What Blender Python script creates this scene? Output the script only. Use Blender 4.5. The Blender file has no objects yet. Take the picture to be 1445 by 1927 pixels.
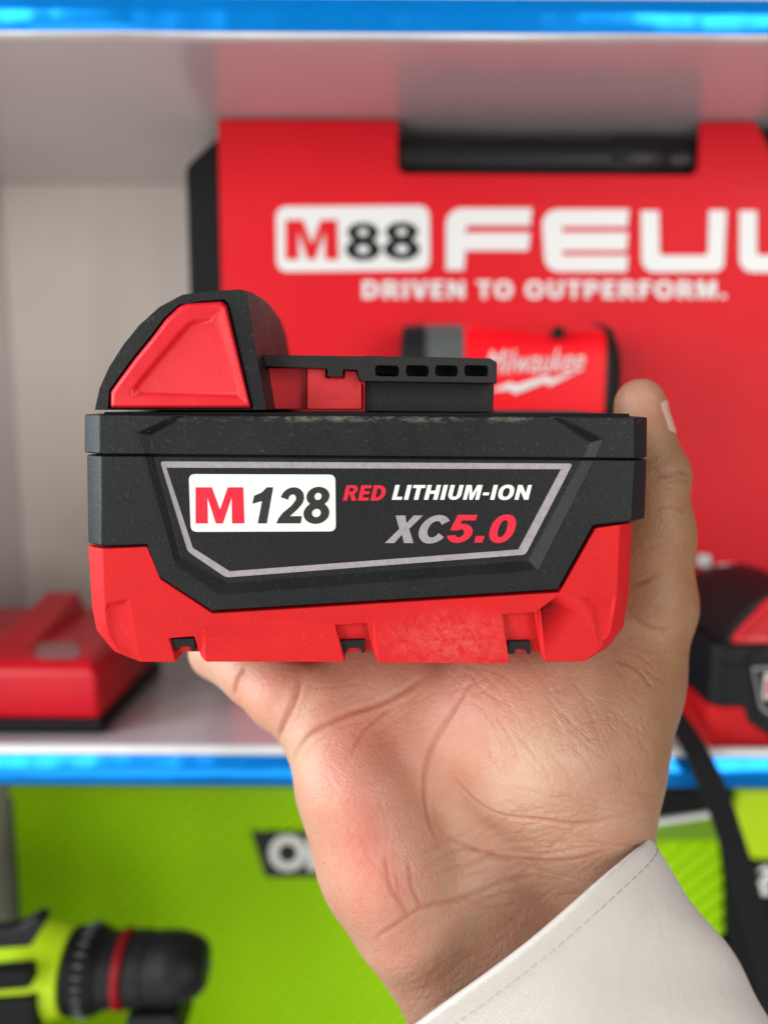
import bpy, bmesh, math, random
import numpy as np
from mathutils import Vector, Matrix
from mathutils.bvhtree import BVHTree

random.seed(7)
scene = bpy.context.scene
COL = scene.collection

# ------------------------------------------------------------------ camera
F_PX, CX, CY = 1418.0, 722.5, 963.5          # focal length and centre in photo pixels
PITCH = math.atan((963.5 - 771.0) / F_PX)
ROLL = math.radians(0.3)
CAM = Vector((0, 0, 1.30))
_f = Vector((0, math.cos(PITCH), -math.sin(PITCH)))
_u = Vector((0, math.sin(PITCH), math.cos(PITCH)))
_r = Vector((1, 0, 0))
RIGHT = _r * math.cos(ROLL) + _u * math.sin(ROLL)
UP = _u * math.cos(ROLL) - _r * math.sin(ROLL)
FWD = _f
YB = 0.165                                    # distance of the battery front

cd = bpy.data.cameras.new('camera')
cam = bpy.data.objects.new('camera', cd)
COL.objects.link(cam)
cam.matrix_world = Matrix(((RIGHT.x, UP.x, -FWD.x, CAM.x), (RIGHT.y, UP.y, -FWD.y, CAM.y),
                           (RIGHT.z, UP.z, -FWD.z, CAM.z), (0, 0, 0, 1)))
cd.sensor_fit = 'HORIZONTAL'
cd.sensor_width = 36.0
cd.lens = 36.0 * F_PX / 1445.0
cd.clip_start = 0.01
cd.clip_end = 50
cd.dof.use_dof = True
cd.dof.focus_distance = 0.170
cd.dof.aperture_fstop = 8.5
scene.camera = cam

# ------------------------------------------------------------------ world and lamps
world = bpy.data.worlds.new('World')
scene.world = world
world.use_nodes = True
bg = world.node_tree.nodes['Background']
bg.inputs['Color'].default_value = (0.93, 0.96, 1.0, 1)
bg.inputs['Strength'].default_value = 0.24


def area(name, loc, target, size, power, color, size_y=None):
    l = bpy.data.lights.new(name, 'AREA')
    l.energy = power
    l.color = color
    l.size = size
    if size_y:
        l.shape = 'RECTANGLE'
        l.size_y = size_y
    o = bpy.data.objects.new(name, l)
    COL.objects.link(o)
    o.location = loc
    d = Vector(target) - Vector(loc)
    o.rotation_euler = d.to_track_quat('-Z', 'Y').to_euler()
    return o


area('window_light', (-1.05, 0.04, 1.52), (0.0, 0.20, 1.27), 0.6, 24, (0.84, 0.93, 1.0), 0.8)
area('shop_front_light', (-1.20, -1.35, 1.62), (0.0, 0.35, 1.26), 0.8, 25, (1.0, 0.985, 0.96), 1.5)
area('front_right_light', (1.05, -1.45, 1.62), (0.0, 0.35, 1.28), 0.8, 27, (1.0, 0.975, 0.94), 1.5)  # added: the frontal light split in two to avoid glare, not a door

area('underside_fill_light', (-0.25, -0.95, 0.35), (-0.05, 0.42, 1.42), 1.4, 9, (1.0, 0.95, 0.91), 1.0)  # added low fill for the shelf underside, standing in for floor bounce

scene.view_settings.view_transform = 'Standard'
scene.view_settings.look = 'None'
scene.view_settings.exposure = -0.20
scene.view_settings.gamma = 1.0
scene.view_settings.use_curve_mapping = False
scene.render.engine = 'CYCLES'
scene.cycles.max_bounces = 8


# ------------------------------------------------------------------ helpers
def P(px, py, Y):
    """point at world distance Y that the photo shows at (px, py)"""
    d = FWD + RIGHT * ((px - CX) / F_PX) + UP * ((CY - py) / F_PX)
    return CAM + d * (Y / d.y)


def ZH(py, Y):
    return P(CX, py, Y).z


def root_loc(o):
    v = Vector((0, 0, 0))
    while o is not None:
        v = v + o.location
        o = o.parent
    return v


def thing(name, label, cat, loc, group=None):
    o = bpy.data.objects.new(name, None)
    o.empty_display_size = 0.02
    COL.objects.link(o)
    o.location = loc
    o['label'] = label
    o['category'] = cat
    if group:
        o['group'] = group
    return o


def tag(o, label, cat, group=None):
    o['label'] = label
    o['category'] = cat
    if group:
        o['group'] = group
    return o


def mk(name, verts, faces, mat, parent=None, bevel=0.0, seg=2, smooth=True, angle=28, label=None):
    """one mesh object from world space vertices"""
    off = root_loc(parent) if parent else Vector((0, 0, 0))
    bm = bmesh.new()
    vs = [bm.verts.new(Vector(v) - off) for v in verts]
    for f in faces:
        try:
            bm.faces.new([vs[i] for i in f])
        except ValueError:
            pass
    bmesh.ops.recalc_face_normals(bm, faces=bm.faces)
    return from_bm(name, bm, mat, parent, bevel, seg, smooth, angle, label)


def from_bm(name, bm, mat, parent=None, bevel=0.0, seg=2, smooth=True, angle=28, label=None):
    me = bpy.data.meshes.new(name)
    if smooth:
        for f in bm.faces:
            f.smooth = True
        for e in bm.edges:
            if len(e.link_faces) == 2 and e.calc_face_angle(0) > math.radians(angle):
                e.smooth = False
    bm.to_mesh(me)
    bm.free()
    if mat:
        me.materials.append(mat)
    o = bpy.data.objects.new(name, me)
    COL.objects.link(o)
    if parent:
        o.parent = parent
    if bevel:
        for e in me.edges:
            e.use_edge_sharp = False
        md = o.modifiers.new('bevel', 'BEVEL')
        md.width = bevel
        md.segments = seg
        md.limit_method = 'ANGLE'
        md.angle_limit = math.radians(22)
        md.harden_normals = True
    if label:
        o['label'] = label
    return o


class MB:
    """collects shapes that belong to one part"""

    def __init__(s):
        s.v, s.f = [], []

    def add(s, v, f):
        n = len(s.v)
        s.v += [Vector(a) for a in v]
        s.f += [tuple(i + n for i in q) for q in f]
        return s

    def loft(s, loops, caps=(True, True)):
        n = len(loops[0])
        v = [p for l in loops for p in l]
        f = []
        for k in range(len(loops) - 1):
            for i in range(n):
                j = (i + 1) % n
                f.append((k * n + i, k * n + j, (k + 1) * n + j, (k + 1) * n + i))
        if caps[0]:
            f.append(tuple(range(n)))
        if caps[1]:
            f.append(tuple((len(loops) - 1) * n + i for i in range(n)))
        return s.add(v, f)

    def box(s, a, b):
        x0, y0, z0 = a
        x1, y1, z1 = b
        return s.loft([[(x0, y0, z0), (x1, y0, z0), (x1, y1, z0), (x0, y1, z0)],
                       [(x0, y0, z1), (x1, y0, z1), (x1, y1, z1), (x0, y1, z1)]])

    def tube(s, pts, rad, n=16, caps=True, squash=1.0):
        loops = []
        up = Vector((0, 0, 1))
        for i, p in enumerate(pts):
            p = Vector(p)
            a = Vector(pts[max(i - 1, 0)])
            b = Vector(pts[min(i + 1, len(pts) - 1)])
            t = (b - a).normalized()
            ref = up if abs(t.z) < 0.9 else Vector((0, 1, 0))
            x = t.cross(ref).normalized()
            y = x.cross(t).normalized()
            r = rad[i] if isinstance(rad, (list, tuple)) else rad
            loops.append([p + x * (r * math.cos(2 * math.pi * k / n)) + y * (squash * r * math.sin(2 * math.pi * k / n)) for k in range(n)])
        return s.loft(loops, (caps, caps))

    def build(s, name, mat, parent=None, **k):
        return mk(name, s.v, s.f, mat, parent, **k)


def fillet(pts, r, n=4):
    """round the corners of a pixel polygon"""
    out = []
    m = len(pts)
    for i in range(m):
        p0, p1, p2 = (Vector(pts[(i - 1) % m][:2]), Vector(pts[i][:2]), Vector(pts[(i + 1) % m][:2]))
        a, b = (p0 - p1), (p2 - p1)
        t = min(r, a.length * 0.45, b.length * 0.45)
        a, b = p1 + a.normalized() * t, p1 + b.normalized() * t
        for k in range(n + 1):
            w = k / n
            q = a * (1 - w) ** 2 + p1 * (2 * w * (1 - w)) + b * w ** 2
            out.append((q.x, q.y))
    return out


def poly(pts, Y):
    return [P(x, y, Y) for x, y in pts]


def prism(mb, pts, y0, y1):
    """a traced outline at distance y0, extruded straight back to y1"""
    a = poly(pts, y0)
    b = [Vector((p.x, y1, p.z)) for p in a]
    return mb.loft([a, b])


def resample(pts, n):
    """closed polygon resampled to n points"""
    P_ = [Vector(p[:2]) for p in pts]
    L = [0]
    for i in range(len(P_)):
        L.append(L[-1] + (P_[(i + 1) % len(P_)] - P_[i]).length)
    out = []
    for k in range(n):
        t = L[-1] * k / n
        i = max(j for j in range(len(P_)) if L[j] <= t + 1e-9)
        w = (t - L[i]) / max(L[i + 1] - L[i], 1e-9)
        q = P_[i].lerp(P_[(i + 1) % len(P_)], w)
        out.append((q.x, q.y))
    return out


def text_mesh(s, shear=0.0, weight=0.0, spacing=1.0, res=6):
    c = bpy.data.curves.new('txt', 'FONT')
    c.body = s
    c.shear = shear
    c.offset = weight
    c.space_character = spacing
    c.resolution_u = res
    o = bpy.data.objects.new('txt', c)
    COL.objects.link(o)
    dg = bpy.context.evaluated_depsgraph_get()
    me = bpy.data.meshes.new_from_object(o.evaluated_get(dg))
    v = [Vector(p.co) for p in me.vertices]
    f = [tuple(p.vertices) for p in me.polygons]
    bpy.data.objects.remove(o)
    bpy.data.curves.remove(c)
    bpy.data.meshes.remove(me)
    return v, f


def lettering(s, box, Y, mat, parent, shear=0.0, weight=0.0, spacing=1.0, tilt=0.0, fn=None, name='lettering', label=None):
    """writing printed flat on a surface, fitted into a pixel box"""
    v, f = text_mesh(s, shear, weight, spacing)
    x0, x1 = min(p.x for p in v), max(p.x for p in v)
    y0, y1 = min(p.y for p in v), max(p.y for p in v)
    out = []
    for p in v:
        a, b = (p.x - x0) / (x1 - x0), (p.y - y0) / (y1 - y0)
        px = box[0] + a * (box[2] - box[0])
        py = box[3] + b * (box[1] - box[3]) + tilt * a
        out.append(fn(px, py) if fn else P(px, py, Y))
    return mk(name, out, f, mat, parent, smooth=False, label=label)


def arcp(cx, cy, rx, ry, a0, a1, n=14):
    return [(cx + rx * math.cos(math.radians(a0 + (a1 - a0) * k / n)), cy + ry * math.sin(math.radians(a0 + (a1 - a0) * k / n))) for k in range(n + 1)]


def ell(cx, cy, rx, ry, n=28, e=2.3):
    out = []
    for k in range(n):
        a = 2 * math.pi * k / n
        c, s_ = math.cos(a), math.sin(a)
        out.append((cx + rx * math.copysign(abs(c) ** (2 / e), c), cy + ry * math.copysign(abs(s_) ** (2 / e), s_)))
    return out


# a heavy sans serif drawn as outlines: {char: (advance, [loops])}
BOLD = {
    'I': (0.36, [[(0.05, 0), (0.05, 1), (0.31, 1), (0.31, 0)]]),
    'L': (0.66, [[(0.05, 0), (0.05, 1), (0.31, 1), (0.31, 0.20), (0.64, 0.20), (0.64, 0)]]),
    'T': (0.72, [[(0.23, 0), (0.23, 0.79), (0.0, 0.79), (0.0, 1), (0.72, 1), (0.72, 0.79), (0.49, 0.79), (0.49, 0)]]),
    'H': (0.90, [[(0.05, 0), (0.05, 1), (0.31, 1), (0.31, 0.62), (0.59, 0.62), (0.59, 1), (0.85, 1), (0.85, 0), (0.59, 0), (0.59, 0.40), (0.31, 0.40), (0.31, 0)]]),
    'E': (0.72, [[(0.05, 0), (0.05, 1), (0.69, 1), (0.69, 0.80), (0.31, 0.80), (0.31, 0.61), (0.65, 0.61), (0.65, 0.41), (0.31, 0.41), (0.31, 0.20), (0.70, 0.20), (0.70, 0)]]),
    'F': (0.68, [[(0.05, 0), (0.05, 1), (0.67, 1), (0.67, 0.80), (0.31, 0.80), (0.31, 0.60), (0.62, 0.60), (0.62, 0.40), (0.31, 0.40), (0.31, 0)]]),
    'N': (0.92, [[(0.05, 0), (0.05, 1), (0.31, 1), (0.63, 0.44), (0.63, 1), (0.87, 1), (0.87, 0), (0.62, 0), (0.29, 0.57), (0.29, 0)]]),
    'M': (1.06, [[(0.05, 0), (0.05, 1), (0.37, 1), (0.53, 0.42), (0.69, 1), (1.01, 1), (1.01, 0), (0.78, 0), (0.78, 0.68), (0.62, 0), (0.44, 0), (0.28, 0.68), (0.28, 0)]]),
    'X': (0.88, [[(0, 0), (0.29, 0.51), (0.03, 1), (0.33, 1), (0.45, 0.71), (0.58, 1), (0.87, 1), (0.59, 0.51), (0.88, 0), (0.58, 0), (0.44, 0.31), (0.29, 0)]]),
    'V': (0.84, [[(0, 1), (0.28, 1), (0.43, 0.34), (0.58, 1), (0.85, 1), (0.57, 0), (0.28, 0)]]),
    'U': (0.88, [[(0.05, 1)] + arcp(0.44, 0.37, 0.39, 0.38, 180, 360) + [(0.83, 1), (0.57, 1)] + arcp(0.44, 0.38, 0.13, 0.18, 0, -180) + [(0.31, 1)]]),
    'O': (0.98, [ell(0.49, 0.5, 0.46, 0.52), ell(0.49, 0.5, 0.195, 0.30)]),
    'C': (0.88, [arcp(0.49, 0.5, 0.46, 0.52, 36, 326, 26) + [(0.66, 0.36)] + arcp(0.49, 0.5, 0.20, 0.30, 308, 52, 20) + [(0.66, 0.66)]]),
    'D': (0.90, [[(0.05, 0), (0.05, 1), (0.40, 1)] + arcp(0.40, 0.5, 0.47, 0.5, 88, -88) + [(0.40, 0)], [(0.31, 0.21), (0.38, 0.21)] + arcp(0.38, 0.5, 0.22, 0.29, -88, 88) + [(0.38, 0.79), (0.31, 0.79)]]),
    'R': (0.86, [[(0.05, 0), (0.05, 1), (0.50, 1)] + arcp(0.50, 0.71, 0.31, 0.29, 86, -50) + [(0.64, 0.44), (0.88, 0), (0.58, 0), (0.40, 0.39), (0.31, 0.39), (0.31, 0)],
                 [(0.31, 0.58), (0.46, 0.58)] + arcp(0.46, 0.70, 0.10, 0.12, -86, 86, 8) + [(0.46, 0.82), (0.31, 0.82)]]),
    'P': (0.80, [[(0.05, 0), (0.05, 1), (0.48, 1)] + arcp(0.48, 0.68, 0.30, 0.32, 86, -86) + [(0.48, 0.36), (0.31, 0.36), (0.31, 0)],
                 [(0.31, 0.56), (0.44, 0.56)] + arcp(0.44, 0.685, 0.10, 0.125, -86, 86, 8) + [(0.44, 0.81), (0.31, 0.81)]]),
    '5': (0.80, [[(0.14, 1), (0.74, 1), (0.74, 0.80), (0.33, 0.80), (0.31, 0.655)] + arcp(0.38, 0.335, 0.38, 0.345, 96, -166, 24) + [(0.255, 0.27)] + arcp(0.38, 0.335, 0.125, 0.145, -150, 140, 16) + [(0.05, 0.45)]]),
    '0': (0.80, [ell(0.40, 0.5, 0.38, 0.515, 28, 2.2), ell(0.40, 0.5, 0.125, 0.31, 24, 2.2)]),
    '2': (0.80, [[(0.02, 0), (0.76, 0), (0.76, 0.205), (0.40, 0.205), (0.60, 0.40), (0.70, 0.53)] + arcp(0.39, 0.69, 0.355, 0.325, -18, 172, 20) + [(0.275, 0.665)] + arcp(0.39, 0.69, 0.115, 0.125, 174, -20, 12) + [(0.40, 0.50), (0.16, 0.29), (0.06, 0.14)]]),
    '8': (0.80, [arcp(0.40, 0.745, 0.335, 0.265, 230, -50, 22) + arcp(0.40, 0.285, 0.375, 0.295, 46, -226, 26), ell(0.40, 0.745, 0.105, 0.10, 18, 2), ell(0.40, 0.29, 0.13, 0.115, 18, 2)]),
    '.': (0.36, [[(0.06, 0), (0.06, 0.24), (0.32, 0.24), (0.32, 0)]]),
    '-': (0.44, [[(0.04, 0.30), (0.04, 0.50), (0.40, 0.50), (0.40, 0.30)]]),
    ' ': (0.34, []),
}


def bold(s, box, Y, mat, parent, shear=0.0, gap=0.05, tilt=0.0, name='lettering'):
    """heavy writing printed flat on a surface, fitted into a pixel box"""
    x = 0.0
    loops = []
    for c in s:
        adv, ls = BOLD[c]
        for l in ls:
            loops.append((x, [(x + a + shear * b, b) for a, b in l]))
        x += adv + gap
    allp = [p for _, l in loops for p in l]
    x0, x1 = min(p[0] for p in allp), max(p[0] for p in allp)
    y0, y1 = min(p[1] for p in allp), max(p[1] for p in allp)
    off = root_loc(parent)
    bm = bmesh.new()
    by = {}
    for k, l in loops:
        by.setdefault(k, []).append(l)
    for k, ls in by.items():
        es = []
        for l in ls:
            vs = []
            for a, b in l:
                a, b = (a - x0) / (x1 - x0), (b - y0) / (y1 - y0)
                vs.append(bm.verts.new(P(box[0] + a * (box[2] - box[0]), box[3] + b * (box[1] - box[3]) + tilt * a, Y) - off))
            es += [bm.edges.new((vs[i], vs[(i + 1) % len(vs)])) for i in range(len(vs))]
        bmesh.ops.triangle_fill(bm, use_beauty=True, use_dissolve=False, edges=es)
    bmesh.ops.recalc_face_normals(bm, faces=bm.faces)
    return from_bm(name, bm, mat, parent, smooth=False)


# ------------------------------------------------------------------ materials
def newmat(name):
    m = bpy.data.materials.new(name)
    m.use_nodes = True
    nt = m.node_tree
    b = nt.nodes['Principled BSDF']
    return m, nt, b


def nd(nt, t, **k):
    n = nt.nodes.new(t)
    for a, v in k.items():
        if a.startswith('i_'):
            n.inputs[a[2:].replace('_', ' ')].default_value = v
        else:
            setattr(n, a, v)
    return n


def plastic(name, color, rough=0.5, grain=0.00006, gscale=2600, spec=0.5, speck=0.0, var=0.0, vscale=60, coat=0.0, metallic=0.0, ior=1.5):
    m, nt, b = newmat(name)
    L = nt.links
    b.inputs['Base Color'].default_value = (*color, 1)
    b.inputs['Roughness'].default_value = rough
    b.inputs['Specular IOR Level'].default_value = spec
    b.inputs['Coat Weight'].default_value = coat
    b.inputs['Metallic'].default_value = metallic
    b.inputs['IOR'].default_value = ior
    tc = nd(nt, 'ShaderNodeTexCoord')
    if grain:
        n = nd(nt, 'ShaderNodeTexNoise', i_Scale=gscale, i_Detail=3.0)
        L.new(tc.outputs['Object'], n.inputs['Vector'])
        bp = nd(nt, 'ShaderNodeBump', i_Strength=0.6, i_Distance=grain)
        L.new(n.outputs['Fac'], bp.inputs['Height'])
        L.new(bp.outputs['Normal'], b.inputs['Normal'])
    if var or speck:
        n2 = nd(nt, 'ShaderNodeTexNoise', i_Scale=vscale, i_Detail=6.0, i_Roughness=0.65)
        L.new(tc.outputs['Object'], n2.inputs['Vector'])
        mp = nd(nt, 'ShaderNodeMapRange', i_From_Min=0.3, i_From_Max=0.7, i_To_Min=1 - var, i_To_Max=1 + var)
        L.new(n2.outputs['Fac'], mp.inputs['Value'])
        mx = nd(nt, 'ShaderNodeMix', data_type='RGBA', blend_type='MULTIPLY')
        mx.inputs[0].default_value = 1
        mx.inputs[6].default_value = (*color, 1)
        L.new(mp.outputs['Result'], mx.inputs[7])
        src = mx.outputs[2]
        if speck:
            n3 = nd(nt, 'ShaderNodeTexNoise', i_Scale=1400.0, i_Detail=2.0)
            L.new(tc.outputs['Object'], n3.inputs['Vector'])
            m3 = nd(nt, 'ShaderNodeMapRange', i_From_Min=0.60, i_From_Max=0.78, i_To_Min=0.0, i_To_Max=speck)
            L.new(n3.outputs['Fac'], m3.inputs['Value'])
            mx2 = nd(nt, 'ShaderNodeMix', data_type='RGBA')
            L.new(m3.outputs['Result'], mx2.inputs[0])
            L.new(src, mx2.inputs[6])
            mx2.inputs[7].default_value = (0.35, 0.33, 0.30, 1)
            src = mx2.outputs[2]
        L.new(src, b.inputs['Base Color'])
        rr = nd(nt, 'ShaderNodeMapRange', i_From_Min=0.3, i_From_Max=0.7, i_To_Min=rough * 0.85, i_To_Max=min(1, rough * 1.15))
        L.new(n2.outputs['Fac'], rr.inputs['Value'])
        L.new(rr.outputs['Result'], b.inputs['Roughness'])
    return m


def wear(m, edges, color=(0.30, 0.27, 0.22), width=0.0007, amount=0.75, thr=(0.52, 0.66), scale=420):
    """scuffed edges: pale dust along lines y=y0, z=z0 of the object's own space"""
    nt = m.node_tree
    L = nt.links
    b = nt.nodes['Principled BSDF']
    old = b.inputs['Base Color'].links[0].from_socket if b.inputs['Base Color'].links else None
    tc = nd(nt, 'ShaderNodeTexCoord')
    sp = nd(nt, 'ShaderNodeSeparateXYZ')
    L.new(tc.outputs['Object'], sp.inputs[0])
    mp = nd(nt, 'ShaderNodeMapping')
    mp.inputs['Scale'].default_value = (0.55, 1, 1.5)
    L.new(tc.outputs['Object'], mp.inputs['Vector'])
    n = nd(nt, 'ShaderNodeTexNoise', i_Scale=scale, i_Detail=8.0, i_Roughness=0.75)
    L.new(mp.outputs[0], n.inputs['Vector'])
    nb = nd(nt, 'ShaderNodeTexNoise', i_Scale=70.0, i_Detail=2.0)
    L.new(tc.outputs['Object'], nb.inputs['Vector'])
    add = nd(nt, 'ShaderNodeMath', operation='MULTIPLY_ADD')
    L.new(nb.outputs['Fac'], add.inputs[0])
    add.inputs[1].default_value = 0.5
    L.new(n.outputs['Fac'], add.inputs[2])
    sub = nd(nt, 'ShaderNodeMath', operation='SUBTRACT')
    L.new(add.outputs[0], sub.inputs[0])
    sub.inputs[1].default_value = 0.25
    ns = nd(nt, 'ShaderNodeMapRange', i_From_Min=thr[0], i_From_Max=thr[1], i_To_Min=0.0, i_To_Max=amount)
    L.new(sub.outputs[0], ns.inputs['Value'])
    tot = None
    for (y0, z0) in edges:
        a = nd(nt, 'ShaderNodeMath', operation='SUBTRACT')
        L.new(sp.outputs['Y'], a.inputs[0])
        a.inputs[1].default_value = y0
        c = nd(nt, 'ShaderNodeMath', operation='SUBTRACT')
        L.new(sp.outputs['Z'], c.inputs[0])
        c.inputs[1].default_value = z0
        cb = nd(nt, 'ShaderNodeCombineXYZ')
        L.new(a.outputs[0], cb.inputs[0])
        L.new(c.outputs[0], cb.inputs[1])
        ln = nd(nt, 'ShaderNodeVectorMath', operation='LENGTH')
        L.new(cb.outputs[0], ln.inputs[0])
        mr = nd(nt, 'ShaderNodeMapRange', i_From_Min=width * 0.3, i_From_Max=width * 2.2, i_To_Min=1.0, i_To_Max=0.0)
        L.new(ln.outputs['Value'], mr.inputs['Value'])
        if tot is None:
            tot = mr.outputs[0]
        else:
            mm = nd(nt, 'ShaderNodeMath', operation='MAXIMUM')
            L.new(tot, mm.inputs[0])
            L.new(mr.outputs[0], mm.inputs[1])
            tot = mm.outputs[0]
    mul = nd(nt, 'ShaderNodeMath', operation='MULTIPLY')
    L.new(tot, mul.inputs[0])
    L.new(ns.outputs[0], mul.inputs[1])
    mx = nd(nt, 'ShaderNodeMix', data_type='RGBA')
    L.new(mul.outputs[0], mx.inputs[0])
    if old:
        L.new(old, mx.inputs[6])
    else:
        mx.inputs[6].default_value = b.inputs['Base Color'].default_value
    mx.inputs[7].default_value = (*color, 1)
    L.new(mx.outputs[2], b.inputs['Base Color'])


def scuff(m, centre, radius, color=(0.62, 0.20, 0.17), amount=0.5):
    """a rubbed patch round a point of the object's own space"""
    nt = m.node_tree
    L = nt.links
    b = nt.nodes['Principled BSDF']
    old = b.inputs['Base Color'].links[0].from_socket
    tc = nd(nt, 'ShaderNodeTexCoord')
    mp = nd(nt, 'ShaderNodeMapping')
    mp.inputs['Location'].default_value = [-c / r for c, r in zip(centre, radius)]
    mp.inputs['Scale'].default_value = [1 / r for r in radius]
    L.new(tc.outputs['Object'], mp.inputs['Vector'])
    ln = nd(nt, 'ShaderNodeVectorMath', operation='LENGTH')
    L.new(mp.outputs[0], ln.inputs[0])
    mr = nd(nt, 'ShaderNodeMapRange', i_From_Min=0.25, i_From_Max=1.0, i_To_Min=1.0, i_To_Max=0.0)
    L.new(ln.outputs['Value'], mr.inputs['Value'])
    n = nd(nt, 'ShaderNodeTexNoise', i_Scale=480.0, i_Detail=9.0, i_Roughness=0.8, i_Distortion=0.5)
    L.new(tc.outputs['Object'], n.inputs['Vector'])
    ns = nd(nt, 'ShaderNodeMapRange', i_From_Min=0.42, i_From_Max=0.72, i_To_Min=0.0, i_To_Max=amount)
    L.new(n.outputs['Fac'], ns.inputs['Value'])
    mul = nd(nt, 'ShaderNodeMath', operation='MULTIPLY')
    L.new(mr.outputs[0], mul.inputs[0])
    L.new(ns.outputs[0], mul.inputs[1])
    mx = nd(nt, 'ShaderNodeMix', data_type='RGBA')
    L.new(mul.outputs[0], mx.inputs[0])
    L.new(old, mx.inputs[6])
    mx.inputs[7].default_value = (*color, 1)
    L.new(mx.outputs[2], b.inputs['Base Color'])


RED = (0.62, 0.020, 0.024)
M = {}
M['shell_top'] = plastic('shell_top', (0.0085, 0.0092, 0.0097), 0.46, 0.00010, 1700, 0.23, speck=0.08, var=0.18, vscale=90)
M['shell_low'] = plastic('shell_low', (0.0080, 0.0088, 0.0095), 0.46, 0.00010, 1700, 0.23, speck=0.05, var=0.15, vscale=90)
M['base_red'] = plastic('base_red', (0.56, 0.0085, 0.010), 0.52, 0.00010, 1500, 0.20, speck=0.06, var=0.05, vscale=120)
M['button_red'] = plastic('button_red', (0.62, 0.007, 0.016), 0.38, 0.00005, 2200, 0.35, var=0.06, vscale=150)
M['latch_red'] = plastic('latch_red', (0.60, 0.016, 0.022), 0.42, 0.00004, 2200, 0.5, var=0.12, vscale=120)
M['rail'] = plastic('rail', (0.014, 0.013, 0.012), 0.55, 0.00008, 2000, 0.28, speck=0.06, var=0.12, vscale=150)
M['black'] = plastic('black', (0.009, 0.009, 0.0095), 0.45, 0.00006, 2000, 0.22)
M['void'] = plastic('void', (0.006, 0.006, 0.006), 0.8, 0, 1000, 0.2)
M['print_white'] = plastic('print_white', (0.70, 0.715, 0.68), 0.42, 0.00004, 1500, 0.4, var=0.02)
M['print_red'] = plastic('print_red', (0.66, 0.008, 0.030), 0.40, 0.00012, 1500, 0.4)
M['print_grey'] = plastic('print_grey', (0.30, 0.27, 0.28), 0.38, 0.00006, 2500, 0.5, var=0.15, vscale=900)
M['print_black'] = plastic('print_black', (0.012, 0.011, 0.011), 0.42, 0.00016, 1300, 0.5)


def label_material():
    m, nt, b = newmat('label_black')
    L = nt.links
    b.inputs['Base Color'].default_value = (0.010, 0.0095, 0.0095, 1)
    b.inputs['Roughness'].default_value = 0.42
    b.inputs['Specular IOR Level'].default_value = 0.22
    tc = nd(nt, 'ShaderNodeTexCoord')
    n = nd(nt, 'ShaderNodeTexNoise', i_Scale=1150.0, i_Detail=1.0, i_Distortion=1.6)
    L.new(tc.outputs['Object'], n.inputs['Vector'])
    bp = nd(nt, 'ShaderNodeBump', i_Strength=0.55, i_Distance=0.00020)
    L.new(n.outputs['Fac'], bp.inputs['Height'])
    L.new(bp.outputs['Normal'], b.inputs['Normal'])
    return m


M['label'] = label_material()

# background materials
M['laminate'] = plastic('laminate', (0.66, 0.595, 0.615), 0.24, 0.0, 1000, 0.9, var=0.03, vscale=8, ior=1.9)
M['panel'] = plastic('panel', (0.80, 0.745, 0.66), 0.35, 0.0, 1000, 0.5, var=0.05, vscale=6)


def film(name, color, rough, spec, metal=0.0):
    m, nt, b = newmat(name)
    L = nt.links
    b.inputs['Base Color'].default_value = (*color, 1)
    b.inputs['Roughness'].default_value = rough
    b.inputs['Specular IOR Level'].default_value = spec
    b.inputs['Metallic'].default_value = metal
    b.inputs['Coat Weight'].default_value = 0.05
    b.inputs['Coat Roughness'].default_value = 0.05
    tc = nd(nt, 'ShaderNodeTexCoord')
    mp = nd(nt, 'ShaderNodeMapping')
    mp.inputs['Scale'].default_value = (1, 1, 0.6)
    L.new(tc.outputs['Object'], mp.inputs['Vector'])
    n = nd(nt, 'ShaderNodeTexNoise', i_Scale=13.0, i_Detail=3.0)
    L.new(mp.outputs[0], n.inputs['Vector'])
    bp = nd(nt, 'ShaderNodeBump', i_Strength=0.8, i_Distance=0.008)
    L.new(n.outputs['Fac'], bp.inputs['Height'])
    L.new(bp.outputs['Normal'], b.inputs['Normal'])
    L.new(bp.outputs['Normal'], b.inputs['Coat Normal'])
    return m


M['blue_film'] = film('blue_film', (0.0, 0.27, 0.84), 0.24, 0.3, 0.60)
M['white_lip'] = film('white_lip', (0.74, 0.73, 0.70), 0.25, 0.6)
M['case_red'] = plastic('case_red', (0.62, 0.008, 0.016), 0.48, 0.0, 1000, 0.16, var=0.03, vscale=10)
M['case_black'] = plastic('case_black', (0.008, 0.008, 0.008), 0.5, 0.00005, 800, 0.12)
M['case_white'] = plastic('case_white', (0.70, 0.70, 0.68), 0.4, 0, 1000, 0.4)
M['tool_red'] = plastic('tool_red', (0.80, 0.003, 0.010), 0.38, 0.00004, 900, 0.22)
M['tool_grey'] = plastic('tool_grey', (0.075, 0.08, 0.08), 0.38, 0.00004, 900, 0.5)
M['charger_red'] = plastic('charger_red', (0.62, 0.004, 0.016), 0.32, 0.00004, 900, 0.35)
M['steel'] = plastic('steel', (0.45, 0.45, 0.46), 0.35, 0, 900, 0.5, metallic=1.0)
M['lime'] = plastic('lime', (0.46, 0.68, 0.008), 0.4, 0.00004, 900, 0.3)
M['webbing'] = plastic('webbing', (0.012, 0.012, 0.013), 0.8, 0.0003, 700, 0.2)


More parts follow.
